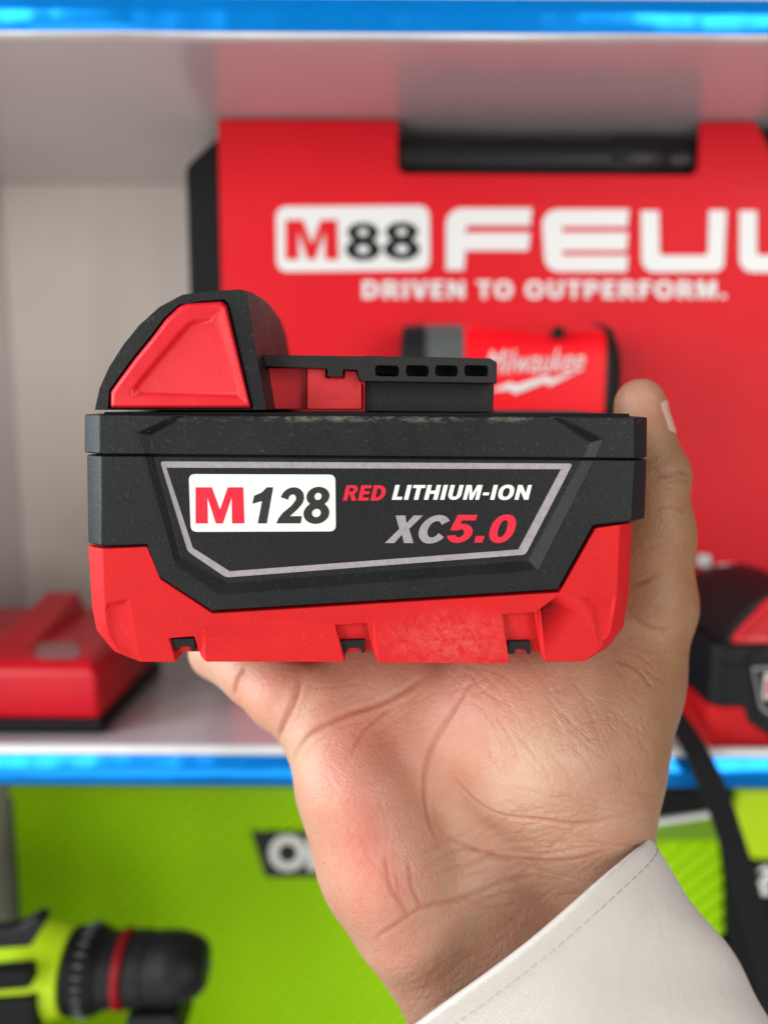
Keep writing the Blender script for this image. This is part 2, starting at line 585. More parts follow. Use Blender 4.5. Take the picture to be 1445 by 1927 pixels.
def green_card():
    m, nt, b = newmat('green_ribbed')
    L = nt.links
    b.inputs['Base Color'].default_value = (0.31, 0.61, 0.001, 1)
    b.inputs['Roughness'].default_value = 0.5
    b.inputs['Specular IOR Level'].default_value = 0.12
    tc = nd(nt, 'ShaderNodeTexCoord')
    mp = nd(nt, 'ShaderNodeMapping')
    mp.inputs['Rotation'].default_value = (0, math.radians(-48), 0)
    L.new(tc.outputs['Object'], mp.inputs['Vector'])
    w = nd(nt, 'ShaderNodeTexWave', wave_type='BANDS', bands_direction='X', i_Scale=36.0, i_Distortion=0.0)
    L.new(mp.outputs[0], w.inputs['Vector'])
    bp = nd(nt, 'ShaderNodeBump', i_Strength=0.9, i_Distance=0.0026)
    L.new(w.outputs['Fac'], bp.inputs['Height'])
    L.new(bp.outputs['Normal'], b.inputs['Normal'])
    return m


M['green'] = green_card()
M['green_plain'] = plastic('green_plain', (0.27, 0.52, 0.001), 0.4, 0, 1000, 0.15)

# ================================================================== shelving unit (setting)
YF, YBACK, YCASE = 0.33, 0.535, 0.413
Z_LIP = ZH(1406, YF)          # top of the lower board's front lip
Z_LOW = Z_LIP - 0.0100        # the board itself lies lower
Z_UP = ZH(72, YF)             # underside of the upper board
Z_FLOOR = Z_LOW - 0.315
XL = P(25, 700, YBACK).x
XR = 0.62
shelf = thing('shelving_unit', 'white laminate shop shelving with glossy blue edge strips', 'shelf', (0.15, YBACK, Z_FLOOR - 0.02))
BT = 0.0175


def board(z_top, BT=0.0175):
    b = MB().box((XL + 0.001, YF + 0.003, z_top - BT), (XR, YBACK - 0.001, z_top)).build('shelf_board', M['laminate'], shelf, bevel=0.0008)
    # white lip under / over the blue strip, and the strip itself, slightly bowed film
    return b


def strip(name, z0, z1, mat, parent, bulge, y):
    n = 90
    loops = []
    for i in range(n + 1):
        x = XL + (XR - XL) * i / n
        w = 0.0006 * math.sin(x * 23.0 + z0 * 40) + 0.0004 * math.sin(x * 61 + z1 * 90)
        pts = []
        for k in range(9):
            t = k / 8
            pts.append((x, y - bulge * math.sin(math.pi * t) + w * math.sin(math.pi * t), z0 + (z1 - z0) * t))
        pts += [(x, y + 0.0028, z1), (x, y + 0.0028, z0)]
        loops.append(pts)
    return MB().loft(loops).build(name, mat, parent, angle=50)


b_low = board(Z_LOW, Z_LOW - ZH(1477, YF + 0.003))
strip('edge_trim', ZH(1480, YF - 0.001), ZH(1424, YF - 0.001), M['blue_film'], b_low, 0.0016, YF - 0.001)
strip('edge_lip', ZH(1424, YF - 0.001) + 0.0002, Z_LIP, M['white_lip'], b_low, 0.0012, YF - 0.001)
b_up = board(Z_UP + BT)
strip('edge_trim', ZH(60, YF - 0.001), ZH(-6, YF - 0.001), M['blue_film'], b_up, 0.0016, YF - 0.001)
strip('edge_lip', Z_UP - 0.0002, ZH(60, YF - 0.001) - 0.0002, M['white_lip'], b_up, 0.0012, YF - 0.001)
board(Z_FLOOR)
MB().box((XL - 0.015, YBACK, Z_FLOOR - 0.02), (XR, YBACK + 0.012, Z_UP + 0.34)).build('back_panel', M['panel'], shelf)
MB().box((XL - 0.015, YF - 0.006, Z_FLOOR - 0.02), (XL, YBACK - 0.001, Z_UP + 0.34)).build('side_panel', M['laminate'], shelf)
board(Z_UP + 0.34)

# ================================================================== battery pack
ZBASE = P(700, 1250, YB).z
bat = thing('battery_pack', 'black and red power tool battery pack held up in the hand', 'battery',
            (P(690, 1250, YB).x, YB + 0.039, ZBASE), 'power tool battery packs')
BD = 0.078


def W(px, py, d=0.0):
    return P(px, py, YB + d / 1000.0)


def back(p, d, dz=0.0):
    return Vector((p.x, YB + d / 1000.0, p.z + dz))


# front border loops of the shells: (px, py, depth mm, px after the corner chamfer or None)
def shell(name, border, extra_faces_pts, extra_faces, mat, top_dz=0.0, top_idx=(), bevel=0.00035):
    """front relief + chamfered corners + straight back"""
    front = [W(b[0], b[1], b[2]) for b in border]
    loops = [front]
    for (dl, frac) in ((2.0, 0.55), (4.4, 1.0)):
        lp = []
        for b, p in zip(border, front):
            if b[3] is None:
                lp.append(back(p, max(b[2] + 0.3 * dl, dl)))
            else:
                q = W(b[0] + (b[3] - b[0]) * frac, b[1], dl)
                lp.append(Vector((q.x, q.y, p.z)))
        loops.append(lp)
    for dl, w in ((40, 0.5), (76, 1.0), (78, 1.0)):
        lp = []
        for i, p in enumerate(loops[2]):
            q = back(p, dl, top_dz * w if i in top_idx else 0)
            if dl == 78:
                q.x += -0.002 if p.x > bat.location.x else 0.002
            lp.append(q)
        loops.append(lp)
    n = len(border)
    v = [p for l in loops for p in l]
    f = []
    for k in range(len(loops) - 1):
        for i in range(n):
            j = (i + 1) % n
            f.append((k * n + i, k * n + j, (k + 1) * n + j, (k + 1) * n + i))
    f.append(tuple((len(loops) - 1) * n + i for i in range(n)))
    m = len(v)
    v += [W(*p) for p in extra_faces_pts]
    for q in extra_faces:
        f.append(tuple(i if i >= 0 else m + (-i - 1) for i in q))
    return mk(name, v, f, mat, bat, bevel=bevel, seg=2)


RC = 1.7   # depth of the recessed centre in mm
#            0 L-top          1 A0               2 B0              3 B0r               4 A0r              5 R-top
up_border = [(187, 780, 0, 159), (330, 781, 0, None), (352, 781, RC, None), (1036, 784, RC, None), (1050, 784, 0, None), (1193, 785, 0, 1218),
             # 6 R-bot          7 A2r               8 B2r              9 B2              10 A2            11 L-bot
             (1193, 863, 0, 1217), (1120, 862, 0, None), (1096, 862, RC, None), (290, 855, RC, None), (268, 855, 0, None), (187, 854, 0, 159)]
#  extras: -1 A1, -2 B1, -3 A1r, -4 B1r
up_x = [(256, 815, 0), (285, 819, RC), (1136, 826, 0), (1109, 833, RC)]
up_f = [(0, 1, -1, 10, 11), (1, 2, -2, -1), (-1, -2, 9, 10), (2, 3, -4, 8, 9, -2), (3, 4, -3, -4), (-4, -3, 7, 8), (4, 5, 6, 7, -3)]
upper = shell('upper_shell', up_border, up_x, up_f, M['shell_top'], top_dz=0.0016, top_idx=(0, 1, 2, 3, 4, 5), bevel=0.0006)

#            0                 1                    2                     3                     4                    5
lo_border = [(190, 858, 0, 163), (270, 858, 0, None), (292, 858, RC, None), (1094, 865, RC, None), (1119, 865, 0, None), (1194, 866, 0, 1217),
             # 6                   7                     8                     9                     10                  11                  12
             (1188, 981, 0, 1213), (1117, 989, 0, None), (1050, 1110, 0, None), (398, 1150, 0, None), (299, 1086, 0, None), (277, 1025, 0, None), (190, 1028, 0, 166)]
lo_x = [(326, 1061, 0), (342, 1050, RC), (411, 1121, 0), (428, 1096, RC), (1012, 1075, 0), (993, 1054, RC)]
# A: 1, -1, -3, -5, 4     B: 2, -2, -4, -6, 3
lo_f = [(0, 1, -1, -3, 9, 10, 11, 12), (-3, -5, 8, 9), (-5, 4, 5, 6, 7, 8),
        (1, 2, -2, -1), (-1, -2, -4, -3), (-3, -4, -6, -5), (-5, -6, 3, 4), (2, 3, -6, -4, -2)]
lower = shell('lower_shell', lo_border, lo_x, lo_f, M['shell_low'], bevel=0.0004)

# dark core seen in the seams
core = MB()
prism(core, [(196, 775), (1184, 778), (1178, 1050), (196, 1060)], YB + 0.0028, YB + 0.075)
core.build('inner_core', M['void'], bat)

# red base
b_top = [(277, 1029), (302, 1090), (400, 1155), (1053, 1115), (1121, 994)]
R_plate = MB()
pl = [(193, 1033, 166), (277, 1029, None), (302, 1090, None), (400, 1155, None), (1053, 1115, None), (1121, 994, None), (1166, 987, 1189),
      (1160, 1125, 1183), (1148, 1192, 1172), (1128, 1224, 1148), (1098, 1246, 1112),
      (1026, 1246, None), (1018, 1234, None), (1006, 1153, None), (946, 1157, None), (959, 1249, None), (713, 1248, None), (705, 1236, None), (690, 1173, None), (631, 1177, None),
      (649, 1246, None), (387, 1246, None), (378, 1236, None), (365, 1198, None), (318, 1202, None), (331, 1246, None), (264, 1246, 254), (226, 1231, 210), (204, 1196, 182), (197, 1150, 173)]
pad_d = -0.55
low = {(959, 1249): pad_d, (713, 1248): pad_d, (649, 1246): pad_d, (387, 1246): pad_d, (1026, 1246): pad_d, (1098, 1246): 0.1}
fd = [low.get((a, b), 0.35) for a, b, c in pl]
V2 = [(a, b) for a, b, c in pl]
DP = list(fd)
E2 = []


def feat(pts, deps, closed=False, first=None, last=None):
    ids = []
    for p_, d_ in zip(pts, deps):
        V2.append(p_)
        DP.append(d_)
        ids.append(len(V2) - 1)
    if first is not None:
        ids = [first] + ids
    if last is not None:
        ids = ids + [last]
    for a_, b_ in zip(ids[:-1], ids[1:]):
        E2.append((a_, b_))
    if closed:
        E2.append((ids[-1], ids[0]))


ix = {(a, b): i for i, (a, b, c) in enumerate(pl)}
# wedge pads: the top line is flush, the bottom edge stands proud; stepped left flank
for tl_, tr_, bl_ in (((384, 1196), (626, 1182), (387, 1246)), ((702, 1172), (941, 1162), (713, 1248)), ((1015, 1153), (1092, 1156), (1026, 1246))):
    feat([tl_, tr_], [0.34, 0.34], first=ix[bl_])
# corner recesses
feat([(203, 1134), (242, 1127), (262, 1234)], [0.35, 0.35, 0.35])
feat([(206, 1142), (236, 1136), (250, 1228), (216, 1204)], [0.95, 0.95, 0.75, 0.75], closed=True)
feat([(1114, 1126), (1154, 1116)], [0.35, 0.35])
feat([(1120, 1138), (1152, 1129), (1143, 1186), (1134, 1206)], [0.95, 0.85, 0.55, 0.70], closed=True)
feat([(1110, 1130), (1126, 1214)], [0.35, 0.35])
from mathutils.geometry import delaunay_2d_cdt
rv, re_, rf, ov, oe, of = delaunay_2d_cdt([Vector(p) for p in V2], E2, [list(range(len(pl)))], 1, 1e-5)
rd = [DP[o_[0]] if o_ else 0.35 for o_ in ov]
keep = {}
for i_, o_ in enumerate(ov):
    for o2 in o_:
        keep[o2] = i_
vv_ = [W(p.x, p.y, d_) for p, d_ in zip(rv, rd)]
ff_ = [tuple(f_) for f_ in rf]
fr = [W(a, b, d_) for (a, b, c), d_ in zip(pl, fd)]
lps = []
for dl, fc in ((2.0, 0.6), (4.5, 1.0)):
    lps.append([back(p, dl) if c is None else Vector((W(a + (c - a) * fc, b, dl).x, YB + dl / 1000, p.z)) for (a, b, c), p in zip(pl, fr)])
lps.append([back(p, 7) for p in lps[-1]])
n_ = len(pl)
base_i = len(vv_)
for l_ in lps:
    vv_ += l_
idx0 = [keep[i_] for i_ in range(n_)]
rows_ = [idx0] + [[base_i + k_ * n_ + i_ for i_ in range(n_)] for k_ in range(3)]
for k_ in range(3):
    for i_ in range(n_):
        j_ = (i_ + 1) % n_
        ff_.append((rows_[k_][i_], rows_[k_][j_], rows_[k_ + 1][j_], rows_[k_ + 1][i_]))
ff_.append(tuple(rows_[3]))
R_plate.add(vv_, ff_)
# body behind the plate, without the notches
pb = [(197, 1035, 168), (276, 1033, None), (300, 1094, None), (399, 1159, None), (1054, 1119, None), (1123, 998, None), (1162, 991, 1186),
      (1156, 1125, 1181), (1145, 1190, 1170), (1120, 1227, 1140), (300, 1227, None), (230, 1222, 214), (208, 1194, 186), (200, 1150, 176)]
fr = [W(a, b, 2.8) for a, b, c in pb]
lps = [fr, [back(p, 4.6) if c is None else Vector((W(c, b, 4.6).x, YB + 0.0046, p.z)) for (a, b, c), p in zip(pb, fr)]]
lps.append([back(p, 74) for p in lps[-1]])
lps.append([Vector((p.x * 0.97, YB + 0.078, p.z + 0.002)) for p in lps[-1]])
R_plate.loft(lps)
base = R_plate.build('base_shell', M['base_red'], bat, bevel=0.0005, seg=2)
# black clips inside the three notches
for q in ((322, 1203, 366), (640, 1206, 686), (956, 1208, 998)):
    c = MB()
    prism(c, [(q[0], q[1]), (q[2], q[1] - 1), (q[2] + 1, q[1] + 23), (q[2] - 6, q[1] + 23), (q[2] - 8, q[1] + 14), (q[0] + 14, q[1] + 14), (q[0] + 12, q[1] + 23), (q[0], q[1] + 23)],
          YB + 0.0014, YB + 0.0032)
    c.build('clip', M['black'], bat, bevel=0.0001)

# latch housing: a curved black hump with a frame round the red button
outer = [(178, 771), (187, 730), (205, 690), (232, 648), (262, 611), (300, 577), (343, 554), (400, 547), (452, 544), (464, 556), (501, 771)]
inner = [(203, 769), (205, 735), (222, 710), (250, 672), (281, 634), (308, 598), (336, 573), (380, 566), (423, 563), (430, 571), (476, 769)]
H0 = 0.9
z0 = W(300, 771, H0).z
f_out = [W(x, y, H0) for x, y in outer]
f_in = [W(x, y, H0) for x, y in inner]
f_in2 = [back(p, H0 + 2.0) for p in f_in]
mb = MB()
hl = []
for d, g in ((75, 0.66), (73, 0.74), (66, 0.93), (55, 1.05), (35, 1.10), (15, 1.06), (H0 + 0.0, 1.0)):
    hl.append([Vector((p.x, YB + d / 1000, z0 + (p.z - z0) * g)) for p in f_out])
mb.loft(hl + [f_in, f_in2])
mb.build('latch_housing', M['shell_top'], bat, bevel=0.0005, angle=35)
b0 = [(209, 767), (209, 737), (226, 713), (254, 675), (285, 637), (312, 601), (338, 576), (352, 571), (418, 567), (427, 575), (472, 767)]
b1 = [(211, 763), (212, 740), (230, 715), (258, 677), (289, 639), (315, 605), (340, 581), (354, 575), (415, 571), (422, 577), (468, 762)]
b2 = [(249, 746), (246, 734), (258, 717), (280, 690), (307, 657), (332, 627), (352, 606), (366, 598), (405, 588), (415, 594), (457, 751)]
b3 = [(262, 737), (261, 730), (274, 714), (294, 690), (319, 661), (342, 634), (360, 615), (373, 610), (397, 603), (406, 609), (446, 741)]
mb = MB()
mb.loft([[W(x, y, 2.4) for x, y in b0], [W(x, y, 0.3) for x, y in b0], [W(x, y, -0.7) for x, y in b1], [W(x, y, -0.7 + (0.1 if x < 400 else 0.5)) for x, y in b2],
         [W(x, y, 0.55 if x < 390 else (-0.05 if y < 700 else 0.0)) for x, y in b3]])
mb.build('release_button', M['button_red'], bat, bevel=0.0007, seg=3)


# rail with slots
def holed(name, outline, holes, y0, thick, mat, parent, bevel):
    bm = bmesh.new()
    off = root_loc(parent)
    es = []
    for lp in [outline] + holes:
        vs = [bm.verts.new(P(x, y, y0) - off) for x, y in lp]
        es += [bm.edges.new((vs[i], vs[(i + 1) % len(vs)])) for i in range(len(vs))]
    bmesh.ops.triangle_fill(bm, use_beauty=True, use_dissolve=False, edges=es)
    r = bmesh.ops.extrude_face_region(bm, geom=list(bm.faces))
    for e in r['geom']:
        if isinstance(e, bmesh.types.BMVert):
            e.co.y += thick
    bmesh.ops.recalc_face_normals(bm, faces=bm.faces)
    return from_bm(name, bm, mat, parent, bevel)


rail_out = [(494, 667), (680, 670), (692, 669), (922, 674), (935, 681), (935, 721), (697, 717), (681, 718), (675, 711), (672, 696), (645, 695), (645, 709), (616, 708), (616, 694), (498, 688)]
slots = [fillet([(a, 687), (b, 687 + 1), (b, 708), (a, 707)], 7, 3) for a, b in ((706, 751), (764, 807), (819, 862), (874, 919))]
rail = holed('rail', rail_out, slots, YB + 0.009, 0.0045, M['rail'], bat, 0.0002)
mb = MB()
prism(mb, [(498, 670), (926, 677), (926, 718), (498, 686)], YB + 0.0138, YB + 0.066)
mb.build('rail_block', M['void'], bat)
mb = MB()
prism(mb, [(686, 716), (930, 722), (928, 776), (686, 774)], YB + 0.0150, YB + 0.064)
mb.build('terminal_block', M['rail'], bat, bevel=0.0003)
mb = MB()
fa = [P(502, 692, YB + 0.0150), P(578, 692, YB + 0.0150), P(578, 770, YB + 0.0150), P(516, 770, YB + 0.0150)]
mb.loft([fa, [back(p, 30) for p in fa]])
fa = [(578, 693), (613, 694), (613, 711), (648, 712), (648, 697), (670, 698), (676, 714), (680, 719), (680, 770), (578, 770)]
prism(mb, fa, YB + 0.0118, YB + 0.029)
mb.build('latch_catch', M['latch_red'], bat, bevel=0.00025)

# label
LY = YB + (RC - 0.12) / 1000
lab_o = fillet([(301, 868), (1078, 872), (989, 1044), (425, 1087), (353, 1038)], 7, 3)
lab_i = [(313, 880), (1055, 883), (975, 1034), (432, 1075), (363, 1031)]
mb = MB()
prism(mb, lab_o, LY, YB + (RC + 0.2) / 1000)
lab_border = mb.build('label', M['print_grey'], bat, bevel=0.00005, seg=1)
mb = MB()
prism(mb, lab_i, LY - 0.00006, LY + 0.00002)
mb.build('label_panel', M['label'], lab_border)
mb = MB()
prism(mb, fillet([(355, 892), (631, 893), (632, 1000), (359, 1001)], 12, 5), LY - 0.00011, LY - 0.00004)
mb.build('badge', M['print_white'], lab_border)
TY = LY - 0.00015


def blockM(px0, py0, px1, py1):
    w, h = px1 - px0, py1 - py0
    pts = [(0, 1), (0.0, 0), (0.335, 0), (0.505, 0.62), (0.665, 0), (0.985, 0), (1.01, 1), (0.755, 1), (0.745, 0.28), (0.565, 1), (0.42, 1), (0.245, 0.28), (0.255, 1)]
    return [(px0 + a * w, py0 + b * h) for a, b in pts]


mk('lettering', poly(blockM(368, 917, 459, 985), TY), [tuple(range(13))], M['print_red'], lab_border, smooth=False)
BLK = M['print_black']
# bold italic numeral one
one = [(474, 934), (478, 948), (497, 940), (485, 985), (501, 985), (514, 918), (500, 918), (490, 929)]
one = [(475, 948), (478, 933), (492, 927), (502, 917), (514, 917), (502, 985), (485, 985), (493, 943)]
mk('lettering', poly(one, TY), [tuple(range(8))], BLK, lab_border, smooth=False)
bold('2', (520, 917, 572, 985), TY, BLK, lab_border, 0.16)
bold('8', (571, 916, 620, 986), TY, BLK, lab_border, 0.10)
bold('RED', (645, 913, 726, 942), TY, M['print_red'], lab_border, 0.22)
bold('LITHIUM-ION', (737, 912, 1001, 941), TY, M['print_white'], lab_border, 0.22)
bold('XC', (724, 969, 846, 1023), TY, M['print_grey'], lab_border, 0.30, 0.0)
bold('5.0', (841, 968, 971, 1022), TY, M['print_red'], lab_border, 0.27, 0.04)

# wear on the battery
bl = bat.location
fe = W(700, 782, 1.0)
wear(M['shell_top'], [(YB + 0.0004 + 0.0006 - bl.y, fe.z - bl.z - 0.0008), (YB + RC / 1000 - bl.y, fe.z - bl.z - 0.0006)], width=0.0005, amount=0.42, thr=(0.50, 0.68), scale=700)
sc_ = W(850, 1205, 0)
scuff(M['base_red'], (sc_.x - bl.x, sc_.y - bl.y, sc_.z - bl.z), (0.019, 0.02, 0.0085), amount=0.5)


def copy_tree(o, parent=None):
    c = o.copy()
    COL.objects.link(c)
    if parent:
        c.parent = parent
    for ch in list(o.children):
        copy_tree(ch, c)
    return c


# the second battery stands on the shelf at the right
bat2 = copy_tree(bat)
bat2['label'] = 'second battery pack standing on the shelf right of the thumb, partly out of frame'
p2 = P(1346, 1443, 0.336)
off = P(187, 1250, YB) - bat.location
bat2.location = (p2.x - off.x, 0.337 + 0.039, Z_LOW + 0.0005)

# ================================================================== carrying case with red sleeve
yc = YCASE
zc0 = Z_LOW + 0.0005
case = thing('carrying_case', 'large black tool case behind the battery with a red printed front sleeve', 'tool case', (P(1000, 900, yc).x, yc + 0.05, zc0))
xl, xr = P(372, 700, yc + 0.02).x, XR - 0.12
zt = Z_UP - 0.0012
ztc = ZH(330, yc + 0.02)
mb = MB()
# chamfered top corner of the case, thick body
ch = 0.022
prof = [(xl, zc0), (xl, ztc), (xl + ch, zt - 0.004), (xr - ch, zt - 0.004), (xr, ztc), (xr, zc0)]
nl, nr = P(748, 300, yc).x, P(1316, 300, yc).x
zn = ZH(326, yc)
# body with an opening for the grip
prof = [(xl + ch, zc0), (xl, zc0 + ch), (xl, ztc), (xl + ch, zt - 0.003), (nl - 0.004, zt - 0.003), (nl - 0.004, zn - 0.004), (nr + 0.004, zn - 0.004), (nr + 0.004, zt - 0.003), (xr - ch, zt - 0.003), (xr, ztc), (xr, zc0)]
mb.loft([[(x, yc + 0.004, z) for x, z in prof], [(x, yc + 0.070, z) for x, z in prof]])
mb.build('case_body', M['case_black'], case, bevel=0.003, seg=3)
mb = MB()
zh = (zn + zt) / 2 - 0.002
mb.tube([(nl - 0.01, yc + 0.016, zh), (nl + 0.115, yc + 0.016, zh)], 0.0115, 20)
mb.tube([(nl + 0.112, yc + 0.016, zh), (nl + 0.118, yc + 0.016, zh), (nl + 0.140, yc + 0.016, zh), (nl + 0.144, yc + 0.016, zh)], [0.0115, 0.0128, 0.0128, 0.010], 20)
mb.tube([(nl + 0.140, yc + 0.016, zh), (nr + 0.01, yc + 0.016, zh)], 0.010, 20)
mb.build('grip', plastic('grip_black', (0.012, 0.012, 0.012), 0.38, 0, 900, 0.3), case, angle=40)
xs = P(416, 500, yc).x
x2 = P(1420, 230, yc).x
sl_px = lambda p: Vector((p[0], yc, p[1]))
zb = zc0 + 0.001
rad = 0.005
arc = lambda cx, cz, a0, a1, r: [(cx + r * math.cos(math.radians(a0 + (a1 - a0) * k / 5)), cz + r * math.sin(math.radians(a0 + (a1 - a0) * k / 5))) for k in range(6)]
sleeve_out = [(xs, zb), (xs, zt)] + [(nl, zt)] + arc(nl + rad, zn + rad, 180, 270, rad) + arc(nr - rad, zn + rad, 270, 360, rad) + [(nr, zt), (x2, zt), (x2 + 0.03, zt - 0.045), (xr - 0.03, zt - 0.045), (xr - 0.03, zb)]
bm = bmesh.new()
off = root_loc(case)
vs = [bm.verts.new(Vector((x, yc, z)) - off) for x, z in sleeve_out]
es = [bm.edges.new((vs[i], vs[(i + 1) % len(vs)])) for i in range(len(vs))]
bmesh.ops.triangle_fill(bm, use_beauty=True, use_dissolve=False, edges=es)
r = bmesh.ops.extrude_face_region(bm, geom=list(bm.faces))
for e in r['geom']:
    if isinstance(e, bmesh.types.BMVert):
        e.co.y += 0.0036
bmesh.ops.recalc_face_normals(bm, faces=bm.faces)
sleeve = from_bm('front_sleeve', bm, M['case_red'], case, 0.0004)
SY = yc - 0.0003
mb = MB()
prism(mb, fillet([(519, 388), (808, 386), (809, 508), (521, 511)], 22, 5), SY - 0.0001, SY + 0.0001)
mb.build('badge', M['case_white'], sleeve)
mk('lettering', poly(blockM(537, 413, 636, 488), SY - 0.0004), [tuple(range(13))], M['case_red'], sleeve, smooth=False)
bold('8', (650, 418, 716, 490), SY - 0.0004, M['case_black'], sleeve)
bold('8', (722, 417, 790, 489), SY - 0.0004, M['case_black'], sleeve)


def glyph(pts):
    bm = bmesh.new()
    o_ = root_loc(sleeve)
    vs = [bm.verts.new(P(x, y, SY - 0.0004) - o_) for x, y in pts]
    es = [bm.edges.new((vs[i], vs[(i + 1) % len(vs)])) for i in range(len(vs))]
    bmesh.ops.triangle_fill(bm, use_beauty=True, use_dissolve=False, edges=es)
    bmesh.ops.recalc_face_normals(bm, faces=bm.faces)
    from_bm('lettering', bm, M['case_white'], sleeve, smooth=False)


def rc(cx, cy, r, a0, a1, n=6):
    return [(cx + r * math.cos(math.radians(a0 + (a1 - a0) * k / n)), cy + r * math.sin(math.radians(a0 + (a1 - a0) * k / n))) for k in range(n + 1)]


# F
glyph(rc(869, 421, 30, 180, 270) + [(1001, 391), (998, 424), (880, 424), (876, 430), (876, 437), (998, 437), (994, 471), (876, 471), (873, 508), (839, 508)])
# E
glyph(rc(1050, 423, 30, 180, 270) + [(1184, 393), (1180, 426), (1058, 426), (1058, 436), (1182, 436), (1179, 471), (1058, 471), (1058, 480), (1182, 480), (1179, 511)] + rc(1052, 483, 28, 90, 180))
# U and the last letter
glyph([(1206, 396), (1240, 396), (1241, 474), (1246, 480), (1327, 480), (1332, 474), (1334, 395), (1367, 395), (1362, 500), (1350, 511)] + rc(1232, 487, 25, 90, 180))
glyph([(1391, 396), (1424, 396), (1424, 474), (1429, 480), (1530, 480), (1530, 512)] + rc(1416, 487, 25, 90, 180))
bold('DRIVEN TO OUTPERFORM.', (682, 527, 1366, 562), SY - 0.0004, M['case_white'], sleeve, 0.0, 0.10)
for (xa, ya, xb, yb_) in ((1311, 1043, 1338, 1068), (1348, 1061, 1398, 1083)):
    mb = MB()
    prism(mb, fillet([(xa, ya), (xb, ya + 1), (xb, yb_), (xa, yb_ - 1)], 8, 3), SY - 0.0004, SY)
    mb.build('small_print', M['case_white'], sleeve)

# ================================================================== impact driver in front of the case
yt = 0.372
tl = thing('impact_driver', 'red cordless impact driver with grey nose standing before the red case', 'power tool', (P(960, 800, yt).x, yt, zc0))
Wd = 0.031


def tloop(px, top, bot, half, y=yt, sq=2.6, n=20):
    c, hh = (P(px, top, y) + P(px, bot, y)) / 2, (P(px, top, y) - P(px, bot, y)).length / 2
    out = []
    for k in range(n):
        a = 2 * math.pi * k / n + math.pi / n
        ca, sa = math.cos(a), math.sin(a)
        out.append(Vector((c.x, c.y + half + half * math.copysign(abs(ca) ** (2 / sq), ca), c.z + hh * math.copysign(abs(sa) ** (2 / sq), sa))))
    return out


def hull(name, secs, mat, **k):
    return MB().loft([tloop(*s) for s in secs]).build(name, mat, tl, angle=40, **k)


hull('housing', [(874, 606, 830, 0.024, yt, 3.5), (890, 600, 835, 0.026, yt, 4), (960, 606, 835, 0.027, yt, 4), (1000, 608, 835, 0.027, yt, 4), (1040, 612, 835, 0.027, yt, 4), (1090, 606, 835, 0.027, yt, 4), (1142, 608, 830, 0.025, yt, 4)], M['tool_red'])
hull('nose', [(757, 640, 790, 0.010, yt + 0.006, 2.4), (762, 612, 812, 0.018, yt + 0.004, 2.6), (800, 602, 822, 0.023, yt + 0.002, 3), (873, 602, 826, 0.024, yt + 0.001, 3.4)], M['tool_grey'])
hull('nose_ring', [(752, 640, 790, 0.016, yt + 0.004, 2.6), (758, 604, 822, 0.024, yt + 0.0005, 3), (798, 600, 826, 0.0245, yt + 0.0005, 3)], M['black'])
hull('rear_cap', [(1140, 600, 832, 0.026, yt - 0.0005, 4), (1158, 606, 828, 0.0255, yt, 3.4), (1168, 640, 810, 0.022, yt + 0.003, 3)], M['black'])
mb = MB()
mb.tube([P(1050, 626, yt - 0.0004), P(1050, 626, yt + 0.008)], 0.0032, 14)
mb.build('screw_hole', M['void'], tl)
mb = MB()
ga = P(1010, 820, yt + 0.027)
gb = Vector((ga.x + 0.014, ga.y + 0.0, zc0 + 0.055))
loops = []
for t in (0, 0.3, 0.7, 1.0):
    c = ga.lerp(gb, t)
    rx, ry = 0.021 - 0.003 * math.sin(t * 3.1), 0.018 - 0.002 * math.sin(t * 3.1)
    loops.append([Vector((c.x + rx * math.cos(a), c.y + ry * math.sin(a), c.z)) for a in [2 * math.pi * k / 18 for k in range(18)]])
mb.loft(loops)
mb.build('handle', M['black'], tl, angle=50)
MB().box((gb.x - 0.045, yt - 0.006, zc0), (gb.x + 0.045, yt + 0.034, zc0 + 0.057)).build('tool_battery', M['black'], tl, bevel=0.006, seg=3)
MB().box((ga.x - 0.030, ga.y - 0.006, ga.z - 0.030), (ga.x - 0.012, ga.y + 0.006, ga.z - 0.004)).build('trigger', M['tool_red'], tl, bevel=0.003)
TYY = yt - 0.0006
lettering('Milwaukee', (914, 660, 1100, 704), TYY, M['case_white'], tl, 0.35, 0.0, tilt=-6)
mk('emblem', poly([(920, 736), (962, 718), (968, 725), (1030, 706), (1036, 713), (1092, 696), (1034, 726), (1026, 719), (968, 741), (960, 733)], TYY), [tuple(range(10))], M['case_white'], tl, smooth=False)

